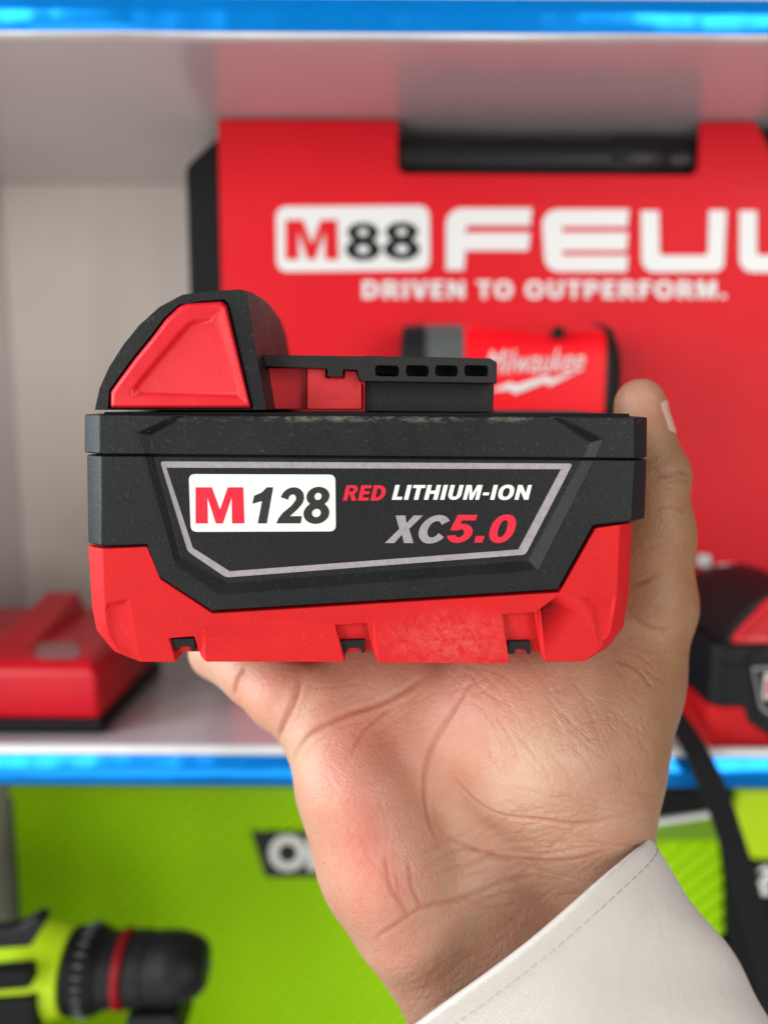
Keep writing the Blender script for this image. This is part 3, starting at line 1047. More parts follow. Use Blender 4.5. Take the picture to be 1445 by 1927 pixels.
# ================================================================== charger at the left
yr = 0.363
cx1 = P(189, 1380, yr).x
cz0 = Z_LOW + 0.0005
z_b = cz0 + 0.0075
z_f = ZH(1250, yr)
z_k = ZH(1142, 0.455)
chg = thing('battery_charger', 'red battery charger with black base at the left end of the shelf', 'charger', (cx1 - 0.07, yr + 0.045, cz0))
xL0 = XL + 0.016
mb = MB()
mb.loft([[(xL0, yr - 0.001, cz0), (cx1 + 0.002, yr - 0.001, cz0), (cx1 + 0.004, yr + 0.094, cz0), (xL0, yr + 0.094, cz0)],
         [(xL0, yr - 0.001, z_b), (cx1 + 0.002, yr - 0.001, z_b), (cx1 + 0.004, yr + 0.094, z_b), (xL0, yr + 0.094, z_b)]])
mb.build('charger_base', M['black'], chg, bevel=0.0025, seg=3)
mb = MB()
zt1 = z_b + 0.0002
mb.loft([[(xL0 + 0.001, yr, zt1), (cx1, yr, zt1), (cx1 + 0.002, yr + 0.092, zt1), (xL0 + 0.001, yr + 0.092, zt1)],
         [(xL0 + 0.001, yr + 0.001, z_f - 0.005), (cx1 - 0.001, yr + 0.001, z_f - 0.005), (cx1 - 0.001, yr + 0.091, z_k - 0.005), (xL0 + 0.001, yr + 0.091, z_k - 0.005)],
         [(xL0 + 0.004, yr + 0.007, z_f), (cx1 - 0.006, yr + 0.007, z_f), (cx1 - 0.008, yr + 0.088, z_k), (xL0 + 0.004, yr + 0.088, z_k)]])
cb = mb.build('charger_body', M['charger_red'], chg, bevel=0.003, seg=3)
mb = MB()
rx0, rx1 = P(10, 1200, 0.40).x, P(98, 1200, 0.40).x
mb.loft([[(rx0, yr + 0.012, z_f - 0.002), (rx1, yr + 0.012, z_f - 0.002), (rx1, yr + 0.086, z_k - 0.002), (rx0, yr + 0.086, z_k - 0.002)],
         [(rx0 + 0.003, yr + 0.016, z_f + 0.0015), (rx1 - 0.003, yr + 0.016, z_f + 0.0015), (rx1 - 0.003, yr + 0.084, z_k + 0.011), (rx0 + 0.003, yr + 0.084, z_k + 0.011)]])
mb.build('guide_rail', M['charger_red'], chg, bevel=0.002, seg=3)


def on_top(px, py):
    # point of the charger's sloping top seen at (px, py)
    d = (FWD + RIGHT * ((px - CX) / F_PX) + UP * ((CY - py) / F_PX))
    n = Vector((0, -(z_k - z_f), 0.081)).normalized()
    p0 = Vector((0, yr + 0.007, z_f + 0.0004))
    return CAM + d * ((p0 - CAM).dot(n) / d.dot(n))


em = fillet([(64, 1228), (72, 1210), (140, 1208), (152, 1226), (146, 1240), (74, 1242)], 10, 4)
mk('emblem', [on_top(x, y) for x, y in em], [tuple(range(len(em)))], plastic('faint_print', (0.42, 0.16, 0.17), 0.4, 0), chg, smooth=False)

# ================================================================== strap over the shelf edge
ys = YF - 0.006
path = [P(1225, 1290, 0.36), P(1262, 1340, 0.345), P(1296, 1390, 0.330), P(1322, 1440, 0.321), P(1352, 1510, 0.319), P(1382, 1600, 0.319), P(1412, 1700, 0.320), P(1440, 1800, 0.322), P(1470, 1930, 0.325), P(1490, 2050, 0.33)]
path[0].z = max(path[0].z, Z_LOW + 0.003)
path[1].z = max(path[1].z, Z_LIP + 0.001)


def catmull(pts, n):
    out = []
    for i in range(len(pts) - 1):
        p0, p1, p2, p3 = pts[max(i - 1, 0)], pts[i], pts[i + 1], pts[min(i + 2, len(pts) - 1)]
        for k in range(n):
            t = k / n
            out.append(0.5 * ((2 * p1) + (p2 - p0) * t + (2 * p0 - 5 * p1 + 4 * p2 - p3) * t * t + (3 * p1 - p0 - 3 * p2 + p3) * t ** 3))
    out.append(pts[-1])
    return out


sp = catmull(path, 6)
loops = []
for i, p in enumerate(sp):
    t = (sp[min(i + 1, len(sp) - 1)] - sp[max(i - 1, 0)]).normalized()
    w = Vector((1, 0.25, 0.0))
    w = (w - t * w.dot(t)).normalized()
    n = t.cross(w).normalized()
    hw, ht = 0.0060, 0.0009
    loops.append([p + w * hw + n * ht, p - w * hw + n * ht, p - w * hw - n * ht, p + w * hw - n * ht])
strap = MB().loft(loops).build('strap', M['webbing'], None, bevel=0.0004)
tag(strap, 'black woven strap hanging over the blue shelf edge at the right', 'strap')

# ================================================================== lower shelf: green boxes and drill
yg = 0.470
gx0, gx1 = P(28, 1600, yg).x, P(1372, 1600, yg).x
gz0, gz1 = Z_FLOOR + 0.0005, ZH(1492, yg)
gb_ = thing('green_box', 'wide bright green ribbed box under the shelf with black slanted logo panel', 'box', ((gx0 + gx1) / 2, yg + 0.03, gz0))
mb = MB().box((gx0, yg, gz0), (gx1, yg + 0.06, gz1))
mb.build('box_body', M['green'], gb_, bevel=0.002, seg=3)
MB().box((gx0 - 0.001, yg - 0.002, gz1 - 0.004), (gx1 + 0.001, yg + 0.061, gz1 + 0.004)).build('box_lid', M['green_plain'], gb_, bevel=0.001)
mb = MB()
prism(mb, [(472, 1566), (760, 1566), (780, 1652), (500, 1652)], yg - 0.0012, yg + 0.0008)
pn = mb.build('logo_panel', M['black'], gb_, bevel=0.0002)
lettering('ON', (506, 1572, 640, 1640), yg - 0.0016, M['print_white'], pn, 0.0, 0.05)

yg2 = 0.42
g2 = thing('green_case', 'green and black case at the right edge below the shelf, behind the strap', 'tool case', (P(1300, 1700, yg2).x, yg2 + 0.02, gz0))
mb = MB()
prism(mb, [(1205, 1548), (1352, 1536), (1352, 1580), (1205, 1586)], yg2 - 0.002, yg2 + 0.03)
mb.build('trim_band', plastic('dark_green', (0.13, 0.26, 0.003), 0.4, 0), g2, bevel=0.001)
mb = MB()
prism(mb, [(1205, 1586), (1352, 1580), (1372, 1700), (1380, 1756), (1250, 1800), (1205, 1800)], yg2, yg2 + 0.04)
mb.build('case_panel', M['green'], g2, bevel=0.002)
mb = MB()
prism(mb, [(1120, 1490), (1392, 1490), (1352, 1534), (1120, 1552)], yg2 - 0.001, yg2 + 0.04)
mb.build('top_band', M['case_black'], g2, bevel=0.001)
mb = MB()
prism(mb, [(1205, 1550), (1345, 1530), (1348, 1537), (1205, 1558)], yg2 - 0.004, yg2 - 0.0012)
mb.build('white_stripe', M['case_white'], g2)
mb = MB()
prism(mb, [(1392, 1490), (1500, 1490), (1500, 1622), (1415, 1622), (1384, 1540)], yg2 - 0.006, yg2 + 0.03)
mb.build('corner_block', M['lime'], g2, bevel=0.003)
mb = MB()
prism(mb, [(1372, 1622), (1560, 1622), (1560, 1990), (1400, 1990), (1372, 1760)], yg2 - 0.008, yg2 + 0.03)
mb.build('side_grip', M['case_black'], g2, bevel=0.004)
lettering('?', (1424, 1630, 1462, 1686), yg2 - 0.0084, M['print_white'], g2, 0.0, 0.03)
mb = MB()
zz = ZH(1990, yg2)
mb.box((P(1205, 1700, yg2).x, yg2 + 0.0, gz0), (P(1540, 1700, yg2).x, yg2 + 0.035, ZH(1800, yg2)))
mb.build('case_base', M['case_black'], g2, bevel=0.003)

yd = 0.352
axis_y = 1824
dz = P(200, axis_y, yd)
dr = thing('power_drill', 'lime green power drill with black chuck and red ring below the shelf', 'drill', (P(60, 1824, yd).x, yd, Z_FLOOR + 0.0005))
DS = yd / F_PX


def drl(secs, name, mat, n=28, angle=35, y_off=0.0):
    loops = []
    for px, r in secs:
        c = Vector((P(px, axis_y, yd).x, yd + y_off, P(px, axis_y + (px - 200) * -0.03, yd).z))
        loops.append([c + Vector((0, r * DS * math.cos(2 * math.pi * k / n), r * DS * math.sin(2 * math.pi * k / n))) for k in range(n)])
    return MB().loft(loops).build(name, mat, dr, angle=angle)


drl([(246, 66), (250, 73), (280, 72), (282, 69), (318, 70), (322, 71), (350, 66), (378, 54), (390, 40), (392, 18)], 'chuck', M['black'])
drl([(392, 16), (396, 12), (397, 3)], 'chuck_tip', M['tool_grey'])
drl([(228, 68), (230, 76), (242, 76), (244, 68)], 'chuck_ring', plastic('ring_red', (0.25, 0.004, 0.007), 0.4, 0, 900, 0.2))
drl([(190, 62), (194, 74), (240, 70)], 'collar', M['black'])
cl = drl([(134, 60), (140, 82), (186, 84), (198, 78), (202, 60)], 'torque_collar', M['case_black'])
mb = MB()
for k in range(26):
    a = 2 * math.pi * k / 26
    c = Vector((P(172, axis_y, yd).x, yd + 84.3 * DS * math.cos(a), P(172, axis_y, yd).z + 84.3 * DS * math.sin(a)))
    mb.tube([c - Vector((0.0020, 0, 0)), c + Vector((0.0020, 0, 0))], 0.0008, 6)
mb.build('dial_marks', M['tool_grey'], dr)
drl([(-160, 60), (-150, 90), (-40, 96), (90, 94), (134, 82)], 'motor_housing', M['lime'])
mb = MB()
prism(mb, [(-60, 1762), (30, 1752), (66, 1730), (84, 1738), (56, 1784), (-60, 1792)], yd - 0.027, yd - 0.018)
mb.build('side_rib', M['black'], dr, bevel=0.001)
mb = MB()
prism(mb, [(-60, 1842), (52, 1832), (56, 1862), (-60, 1872)], yd - 0.0275, yd - 0.018)
prism(mb, [(-60, 1892), (60, 1886), (66, 1960), (-60, 1960)], yd - 0.0275, yd - 0.012)
mb.build('side_plate', M['case_black'], dr, bevel=0.001)
hz = P(0, axis_y, yd)
mb = MB()
loops = []
for t in (0, 0.35, 0.7, 1):
    c = Vector((hz.x - 0.02 - 0.012 * t, yd, hz.z - 0.012 - (hz.z - 0.012 - Z_FLOOR - 0.06) * t))
    loops.append([c + Vector((0.020 * math.cos(a), 0.017 * math.sin(a), 0)) for a in [2 * math.pi * k / 18 for k in range(18)]])
mb.loft(loops)
mb.build('handle', M['case_black'], dr, angle=50)
MB().box((hz.x - 0.075, yd - 0.036, Z_FLOOR + 0.0005), (hz.x + 0.035, yd + 0.036, Z_FLOOR + 0.062)).build('drill_battery', M['case_black'], dr, bevel=0.006, seg=3)
# belt hook / auxiliary clip under the chuck
mb = MB()
prism(mb, [(235, 1918), (330, 1916), (345, 1960), (235, 1970)], yd - 0.012, yd + 0.012)
mb.build('front_light', M['black'], dr, bevel=0.002)

# ================================================================== hand
def q(px, py, Y):
    return np.array(P(px, py, Y))


mm = 0.001
prims = []


def chain(pts, k):
    for (a, b) in zip(pts[:-1], pts[1:]):
        prims.append((q(*a[:3]), q(*b[:3]), a[3] * mm, b[3] * mm, k * mm))


def wchain(pts, k):
    for (a, b) in zip(pts[:-1], pts[1:]):
        prims.append((np.array(a[:3]), np.array(b[:3]), a[3] * mm, b[3] * mm, k * mm))


# forearm and wrist
chain([(752, 1640, 0.186, 15.2), (818, 1765, 0.186, 15.4), (888, 1880, 0.184, 16), (1050, 2180, 0.184, 17)], 8)
chain([(1098, 1575, 0.190, 15.5), (1148, 1700, 0.189, 15.5), (1300, 2010, 0.188, 16)], 8)
chain([(900, 1640, 0.190, 15), (970, 1760, 0.190, 17), (1180, 2080, 0.188, 18)], 12)
# little finger edge of the palm
chain([(630, 1392, 0.191, 12.3), (670, 1480, 0.188, 13.7), (718, 1590, 0.186, 15.2), (764, 1680, 0.186, 15.2)], 8)
chain([(676, 1490, 0.1825, 13), (722, 1630, 0.1815, 13.5), (762, 1720, 0.182, 12.5)], 7)
# middle of the palm
chain([(790, 1400, 0.199, 13.5), (850, 1520, 0.198, 14), (920, 1650, 0.194, 15)], 8)
chain([(700, 1350, 0.200, 13), (820, 1380, 0.201, 14), (960, 1380, 0.203, 14)], 12)
# ball of the thumb
chain([(945, 1330, 0.192, 17), (1020, 1410, 0.189, 20), (1078, 1490, 0.188, 17)], 10)
chain([(1010, 1310, 0.196, 17), (1120, 1330, 0.197, 17), (1120, 1440, 0.193, 16)], 10)
chain([(1105, 1440, 0.194, 15.5), (1100, 1560, 0.191, 15.5)], 8)
# thumb
chain([(1120, 1400, 0.198, 16.0), (1172, 1270, 0.203, 14.5), (1216, 1140, 0.205, 12.9)], 8)
chain([(1216, 1140, 0.205, 12.9), (1224, 1010, 0.204, 11.0), (1228, 895, 0.203, 9.2)], 4)
chain([(1228, 895, 0.203, 9.2), (1208, 825, 0.204, 7.7), (1204, 760, 0.206, 6.8)], 3)
# web and knuckle row under the battery
chain([(1150, 1235, 0.215, 13), (1010, 1240, 0.222, 12.5), (860, 1262, 0.214, 12), (720, 1292, 0.205, 12), (610, 1335, 0.196, 11.5)], 9)
# little finger, seen at the left under the battery
chain([(610, 1345, 0.194, 11.5), (535, 1308, 0.197, 9.8), (480, 1268, 0.203, 9.0)], 3.0)
chain([(480, 1268, 0.203, 8.8), (410, 1226, 0.214, 8.0), (392, 1190, 0.226, 7.6)], 2.2)
zf = ZBASE - 0.0104
pk = P(392, 1190, 0.226)
wchain([(pk.x, pk.y, pk.z, 7.6), (pk.x - 0.002, 0.250, pk.z + 0.006, 7.3), (pk.x + 0.001, 0.2565, pk.z + 0.026, 7.0)], 2)
# the other three fingers run under the battery and curl up behind it
for (px, py, Y, r) in ((690, 1300, 0.207, 9.3), (835, 1270, 0.215, 9.6), (980, 1248, 0.222, 9.6)):
    b = P(px, py, Y)
    zb_ = min(b.z, zf)
    wchain([(b.x, b.y, zb_, r + 1), (b.x - 0.010, 0.238, zf, r), (b.x - 0.016, 0.2565, zf + 0.010, r - 0.6), (b.x - 0.019, 0.2580, zf + 0.036, r - 1.4)], 2.5)

lo = np.min([np.minimum(a - ra, b - rb) for a, b, ra, rb, k in prims], axis=0) - 0.006
hi = np.max([np.maximum(a + ra, b + rb) for a, b, ra, rb, k in prims], axis=0) + 0.006
H = 0.00115
dims = np.ceil((hi - lo) / H).astype(int) + 1
D = np.full(dims, 0.02, dtype=np.float32)
for a, b, ra, rb, k in prims:
    m_ = max(ra, rb) + k + 0.004
    i0 = np.maximum(np.floor((np.minimum(a, b) - m_ - lo) / H).astype(int), 0)
    i1 = np.minimum(np.ceil((np.maximum(a, b) + m_ - lo) / H).astype(int) + 1, dims)
    gx = (lo[0] + H * np.arange(i0[0], i1[0]))[:, None, None]
    gy = (lo[1] + H * np.arange(i0[1], i1[1]))[None, :, None]
    gz = (lo[2] + H * np.arange(i0[2], i1[2]))[None, None, :]
    ba = b - a
    t = ((gx - a[0]) * ba[0] + (gy - a[1]) * ba[1] + (gz - a[2]) * ba[2]) / max(ba @ ba, 1e-12)
    t = np.clip(t, 0, 1)
    d = np.sqrt((gx - a[0] - t * ba[0]) ** 2 + (gy - a[1] - t * ba[1]) ** 2 + (gz - a[2] - t * ba[2]) ** 2) - (ra + (rb - ra) * t)
    s = D[i0[0]:i1[0], i0[1]:i1[1], i0[2]:i1[2]]
    h = np.clip(0.5 + 0.5 * (s - d) / k, 0, 1)
    D[i0[0]:i1[0], i0[1]:i1[1], i0[2]:i1[2]] = s * (1 - h) + d * h - k * h * (1 - h)
# keep the flesh clear of the battery's body (contact, not intersection)
bx0, bx1 = P(187, 1000, YB).x - 0.004, P(1217, 900, YB + 0.0044).x
gx = (lo[0] + H * np.arange(dims[0]))[:, None, None]
gy = (lo[1] + H * np.arange(dims[1]))[None, :, None]
gz = (lo[2] + H * np.arange(dims[2]))[None, None, :]
zbot = P(700, 1227, YB + 0.0028).z
cxb, hxb = (bx0 + bx1) / 2, (bx1 - bx0) / 2
cyb, hyb = YB + 0.041, 0.041
qx, qy, qz = np.abs(gx - cxb) - hxb, np.abs(gy - cyb) - hyb, zbot - gz
ins = np.maximum(np.maximum(qx, qy), qz)
D = np.maximum(D, -(ins - 0.0002)).astype(np.float32)


def surface_nets(D, lo, H):
    S = D < 0
    nx, ny, nz = D.shape
    cs = np.zeros((nx - 1, ny - 1, nz - 1), dtype=np.int8)
    for dx in (0, 1):
        for dy in (0, 1):
            for dz_ in (0, 1):
                cs += S[dx:nx - 1 + dx, dy:ny - 1 + dy, dz_:nz - 1 + dz_]
    act = np.argwhere((cs > 0) & (cs < 8))
    idx = -np.ones(cs.shape, dtype=np.int64)
    idx[tuple(act.T)] = np.arange(len(act))
    acc = np.zeros((len(act), 3))
    cnt = np.zeros(len(act))
    corners = [(0, 0, 0), (1, 0, 0), (0, 1, 0), (1, 1, 0), (0, 0, 1), (1, 0, 1), (0, 1, 1), (1, 1, 1)]
    for i in range(8):
        for j in range(i + 1, 8):
            a, b = np.array(corners[i]), np.array(corners[j])
            if np.abs(a - b).sum() != 1:
                continue
            da = D[tuple((act + a).T)]
            db = D[tuple((act + b).T)]
            m = (da < 0) != (db < 0)
            t = np.where(m, da / np.where(m, da - db, 1), 0)
            acc += np.where(m[:, None], a + t[:, None] * (b - a), 0)
            cnt += m
    V = lo + H * (act + acc / cnt[:, None])
    faces = []
    for ax in range(3):
        sl0 = [slice(None)] * 3
        sl1 = [slice(None)] * 3
        sl0[ax] = slice(0, -1)
        sl1[ax] = slice(1, None)
        ch = np.argwhere(S[tuple(sl0)] != S[tuple(sl1)])
        o1, o2 = [(1, 2), (2, 0), (0, 1)][ax]
        ok = (ch[:, o1] > 0) & (ch[:, o2] > 0) & (ch[:, o1] < D.shape[o1] - 1) & (ch[:, o2] < D.shape[o2] - 1)
        ch = ch[ok]
        flip = S[tuple(ch.T)]
        e1 = np.zeros(3, int)
        e1[o1] = 1
        e2 = np.zeros(3, int)
        e2[o2] = 1
        c = [idx[tuple((ch - e1 - e2).T)], idx[tuple((ch - e2).T)], idx[tuple(ch.T)], idx[tuple((ch - e1).T)]]
        qd = np.stack(c, 1)
        qd = np.where(flip[:, None], qd, qd[:, ::-1])
        faces.append(qd)
    return V, np.concatenate(faces)


V, Fq = surface_nets(D, lo, H)
# relax the stair steps
nV = len(V)
e = np.concatenate([Fq[:, [0, 1]], Fq[:, [1, 2]], Fq[:, [2, 3]], Fq[:, [3, 0]]])
e = np.concatenate([e, e[:, ::-1]])
deg = np.bincount(e[:, 0], minlength=nV).astype(float)
for it in range(6):
    for lam in (0.55, -0.50):
        s = np.stack([np.bincount(e[:, 0], weights=V[e[:, 1], c], minlength=nV) for c in range(3)], 1) / deg[:, None]
        V = V + lam * (s - V)
me = bpy.data.meshes.new('hand_tmp')
me.from_pydata(V.tolist(), [], Fq.tolist())
me.update()
tmp = bpy.data.objects.new('hand_tmp', me)
COL.objects.link(tmp)
md = tmp.modifiers.new('s', 'SUBSURF')
md.levels = 1
hm = bpy.data.meshes.new_from_object(tmp.evaluated_get(bpy.context.evaluated_depsgraph_get()))
bpy.data.objects.remove(tmp)
hm.name = 'person'
nv = len(hm.vertices)
co = np.empty(nv * 3)
hm.vertices.foreach_get('co', co)
co = co.reshape(-1, 3)
no = np.empty(nv * 3)
hm.vertices.foreach_get('normal', no)
no = no.reshape(-1, 3)
bvh = BVHTree.FromPolygons([tuple(c) for c in co], [tuple(p.vertices) for p in hm.polygons])


def ray(px, py):
    d = (FWD + RIGHT * ((px - CX) / F_PX) + UP * ((CY - py) / F_PX)).normalized()
    h = bvh.ray_cast(CAM, d)
    return None if h[0] is None else np.array(h[0])


disp = np.zeros(nv)
crease_m = np.zeros(nv)


def crease(pts, width, depth, lip=0.14, stain=1.0):
    """a fold in the skin along a line on the surface"""
    vp = catmull([Vector((x, y, 0)) for x, y in pts], 10)
    P3 = []
    for p in vp:
        h = ray(p.x, p.y)
        if h is not None:
            P3.append(h)
    if len(P3) < 2:
        return
    P3 = np.array(P3)
    bb0, bb1 = P3.min(0) - 0.004, P3.max(0) + 0.004
    sel = np.where(((co > bb0) & (co < bb1)).all(1))[0]
    if len(sel) == 0:
        return
    c = co[sel]
    best = np.full(len(sel), 1.0)
    bt = np.zeros(len(sel))
    n = len(P3) - 1
    for i in range(n):
        a, b = P3[i], P3[i + 1]
        if np.linalg.norm(b - a) > 0.012:
            continue
        ba = b - a
        t = np.clip(((c - a) @ ba) / max(ba @ ba, 1e-12), 0, 1)
        dd = np.linalg.norm(c - a - t[:, None] * ba, axis=1)
        m = dd < best
        best = np.where(m, dd, best)
        bt = np.where(m, (i + t) / n, bt)
    fade = np.clip(np.minimum(bt, 1 - bt) * 5, 0.15, 1)
    w = width * mm * 0.72
    g = np.exp(-(best / w) ** 2)
    lipv = np.exp(-((best - 2.0 * w) / (1.2 * w)) ** 2)
    depth = depth * 0.66
    disp[sel] += -depth * mm * fade * g + lip * depth * mm * fade * lipv
    crease_m[sel] = np.maximum(crease_m[sel], stain * fade * np.exp(-(best / (1.1 * w)) ** 2))


# main folds of the palm
crease([(524, 1396), (532, 1366), (550, 1330), (570, 1272)], 1.1, 1.3)
crease([(548, 1440), (583, 1385), (652, 1344), (707, 1327), (760, 1300), (812, 1266)], 0.9, 0.9)
crease([(900, 1256), (862, 1320), (832, 1372), (806, 1432), (800, 1490), (808, 1546), (826, 1590)], 1.0, 0.8)
crease([(846, 1456), (894, 1507), (943, 1534), (1012, 1543), (1102, 1550), (1216, 1524)], 0.8, 0.75)
crease([(828, 1566), (894, 1598), (984, 1618), (1081, 1617), (1190, 1585)], 0.7, 0.40)
crease([(700, 1772), (735, 1748), (798, 1708), (874, 1690), (943, 1660), (1010, 1650)], 0.8, 0.55)
crease([(724, 1606), (733, 1665), (760, 1712)], 0.7, 0.35)
crease([(768, 1612), (776, 1672), (795, 1712)], 0.7, 0.35)
crease([(744, 1640), (752, 1690), (770, 1730)], 0.5, 0.22)
crease([(440, 1312), (448, 1280), (466, 1256)], 0.9, 0.9)
crease([(660, 1420), (690, 1370), (740, 1330)], 0.6, 0.25)
# thumb
crease([(1300, 894), (1280, 890), (1252, 896), (1228, 892)], 0.8, 0.55)
crease([(1302, 908), (1280, 904), (1258, 908)], 0.5, 0.3)
crease([(1240, 1078), (1215, 1092), (1190, 1100)], 0.7, 0.4)
crease([(1260, 1188), (1222, 1178), (1180, 1150)], 0.7, 0.4)
crease([(1230, 1300), (1200, 1262), (1150, 1240)], 0.7, 0.3)
crease([(1290, 965), (1262, 955), (1226, 962)], 0.5, 0.2)
# fine lines
rnd = random.Random(3)


def fine(x0, y0, x1, y1, n, ang, length, depth=0.16, width=0.38, bend=14, stain=0.55):
    for _ in range(n):
        x, y = rnd.uniform(x0, x1), rnd.uniform(y0, y1)
        a = math.radians(ang + rnd.gauss(0, 14))
        l = length * rnd.uniform(0.5, 1.3)
        dx, dy = math.cos(a) * l, math.sin(a) * l
        crease([(x - dx / 2, y - dy / 2), (x + rnd.uniform(-bend, bend), y + rnd.uniform(-bend, bend)), (x + dx / 2, y + dy / 2)],
               width * rnd.uniform(0.8, 1.3), 0.8 * depth * rnd.uniform(0.4, 1.3), stain=0.42 * stain * rnd.uniform(0.2, 1.0))


fine(860, 1270, 1120, 1470, 50, 55, 120, 0.24, 0.42)
fine(860, 1270, 1120, 1470, 26, -30, 90, 0.18, 0.42)
fine(840, 1570, 1180, 1720, 52, -12, 170, 0.30, 0.46, stain=0.9)
fine(760, 1700, 960, 1900, 24, -28, 150, 0.18, 0.46, stain=0.35)
fine(950, 1480, 1210, 1620, 36, 6, 120, 0.30, 0.46, stain=0.9)
fine(600, 1400, 780, 1700, 26, 75, 120, 0.16, 0.42)
fine(1150, 1200, 1290, 1480, 34, 50, 80, 0.22, 0.42, stain=0.8)
fine(1225, 860, 1300, 1150, 22, 5, 50, 0.18, 0.4)
fine(560, 1260, 830, 1400, 26, -35, 100, 0.22, 0.42, stain=0.8)
co2 = co + no * disp[:, None]
hm.vertices.foreach_set('co', co2.reshape(-1))
hm.update()
# where each vertex falls in the photo, for the skin colour with some shade painted in
rel = co - np.array(CAM)
dep = rel @ np.array(FWD)
ppx = CX + F_PX * (rel @ np.array(RIGHT)) / dep
ppy = CY - F_PX * (rel @ np.array(UP)) / dep


def blob(x, y, rx, ry, ang=0):
    a = math.radians(ang)
    dx, dy = ppx - x, ppy - y
    u, v = dx * math.cos(a) + dy * math.sin(a), -dx * math.sin(a) + dy * math.cos(a)
    return np.exp(-((u / rx) ** 2 + (v / ry) ** 2))


basec = np.array([0.480, 0.278, 0.188])
pink = np.array([0.525, 0.225, 0.155])
pale = np.array([0.51, 0.335, 0.222])
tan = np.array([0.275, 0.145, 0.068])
wristc = np.array([0.43, 0.250, 0.165])
colr = np.tile(basec, (nv, 1))


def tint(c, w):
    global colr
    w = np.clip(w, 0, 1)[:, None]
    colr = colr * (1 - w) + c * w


tint(wristc, 0.75 * np.clip((ppy - 1560) / 120 + (ppx - 900) / 500, 0, 1))
tint(np.array([0.56, 0.215, 0.155]), 1.0 * blob(688, 1590, 75, 200, -14))
tint(np.array([0.42, 0.17, 0.11]), 0.55 * blob(745, 1400, 45, 70, 10))  # shade of the valley between the palm mounds, painted into the skin
tint(pink, 0.75 * blob(690, 1390, 90, 70))
tint(pink, 0.7 * blob(920, 1300, 130, 60, 10))
tint(pink, 0.5 * blob(860, 1430, 60, 120))
tint(pink, 0.75 * blob(500, 1310, 60, 60))
tint(pale, 0.75 * blob(1010, 1440, 90, 80))
tint(pale, 0.6 * blob(560, 1430, 35, 80, -20))
tint(pale, 0.4 * blob(850, 1560, 60, 60))
tint(tan, 0.95 * np.clip((ppx - 1110 + (1250 - ppy) * 0.12) / 120, 0, 1) * np.clip((1720 - ppy) / 200, 0, 1))  # tanner skin of the thumb side; the colour also carries its shade
tint(np.array([0.50, 0.25, 0.17]), 0.8 * blob(1205, 745, 60, 60))
tint(np.array([0.40, 0.25, 0.175]), 0.25 * blob(870, 1650, 60, 120, 30))
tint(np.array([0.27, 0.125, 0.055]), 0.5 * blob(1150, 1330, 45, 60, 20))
lines = np.clip(crease_m, 0, 1)[:, None] * 0.55
colr = colr * (1 - lines) + colr * np.array([0.70, 0.40, 0.34]) * lines
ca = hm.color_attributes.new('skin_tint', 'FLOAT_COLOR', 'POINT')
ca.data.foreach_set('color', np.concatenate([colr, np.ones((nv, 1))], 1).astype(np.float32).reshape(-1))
hm.polygons.foreach_set('use_smooth', np.ones(len(hm.polygons), dtype=bool))


def skin_material():
    m, nt, b = newmat('skin')
    L = nt.links
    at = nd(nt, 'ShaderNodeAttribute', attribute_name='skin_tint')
    tc = nd(nt, 'ShaderNodeTexCoord')
    n = nd(nt, 'ShaderNodeTexNoise', i_Scale=130.0, i_Detail=5.0, i_Roughness=0.6)
    L.new(tc.outputs['Object'], n.inputs['Vector'])
    rp = nd(nt, 'ShaderNodeValToRGB')
    rp.color_ramp.elements[0].position = 0.32
    rp.color_ramp.elements[0].color = (1.0, 0.80, 0.76, 1)
    rp.color_ramp.elements[1].position = 0.68
    rp.color_ramp.elements[1].color = (1.04, 1.06, 1.04, 1)
    L.new(n.outputs['Fac'], rp.inputs['Fac'])
    mx = nd(nt, 'ShaderNodeMix', data_type='RGBA', blend_type='MULTIPLY')
    mx.inputs[0].default_value = 0.8
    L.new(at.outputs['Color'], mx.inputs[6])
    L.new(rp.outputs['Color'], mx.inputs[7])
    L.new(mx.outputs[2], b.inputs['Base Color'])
    b.inputs['Roughness'].default_value = 0.46
    b.inputs['Specular IOR Level'].default_value = 0.42
    b.inputs['Subsurface Weight'].default_value = 0.15
    b.inputs['Subsurface Radius'].default_value = (1.0, 0.35, 0.18)
    b.inputs['Subsurface Scale'].default_value = 0.0022
    vo = nd(nt, 'ShaderNodeTexVoronoi', i_Scale=1500.0)
    L.new(tc.outputs['Object'], vo.inputs['Vector'])
    n2 = nd(nt, 'ShaderNodeTexNoise', i_Scale=600.0, i_Detail=5.0, i_Roughness=0.6)
    L.new(tc.outputs['Object'], n2.inputs['Vector'])
    ad = nd(nt, 'ShaderNodeMath', operation='MULTIPLY_ADD')
    L.new(vo.outputs['Distance'], ad.inputs[0])
    ad.inputs[1].default_value = 0.4
    L.new(n2.outputs['Fac'], ad.inputs[2])
    wv = nd(nt, 'ShaderNodeTexWave', wave_type='BANDS', bands_direction='DIAGONAL', i_Scale=430.0, i_Distortion=7.0, i_Detail=2.0, i_Detail_Scale=0.12)
    L.new(tc.outputs['Object'], wv.inputs['Vector'])
    ad2 = nd(nt, 'ShaderNodeMath', operation='MULTIPLY_ADD')
    L.new(wv.outputs['Fac'], ad2.inputs[0])
    ad2.inputs[1].default_value = 0.08
    L.new(ad.outputs[0], ad2.inputs[2])
    bp = nd(nt, 'ShaderNodeBump', i_Strength=0.8, i_Distance=0.00030)
    L.new(ad2.outputs[0], bp.inputs['Height'])
    L.new(bp.outputs['Normal'], b.inputs['Normal'])
    return m


hm.materials.clear()
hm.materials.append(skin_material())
person = bpy.data.objects.new('person', hm)
COL.objects.link(person)
tag(person, 'open right hand in a white cuff carrying the battery on palm and fingers', 'person')

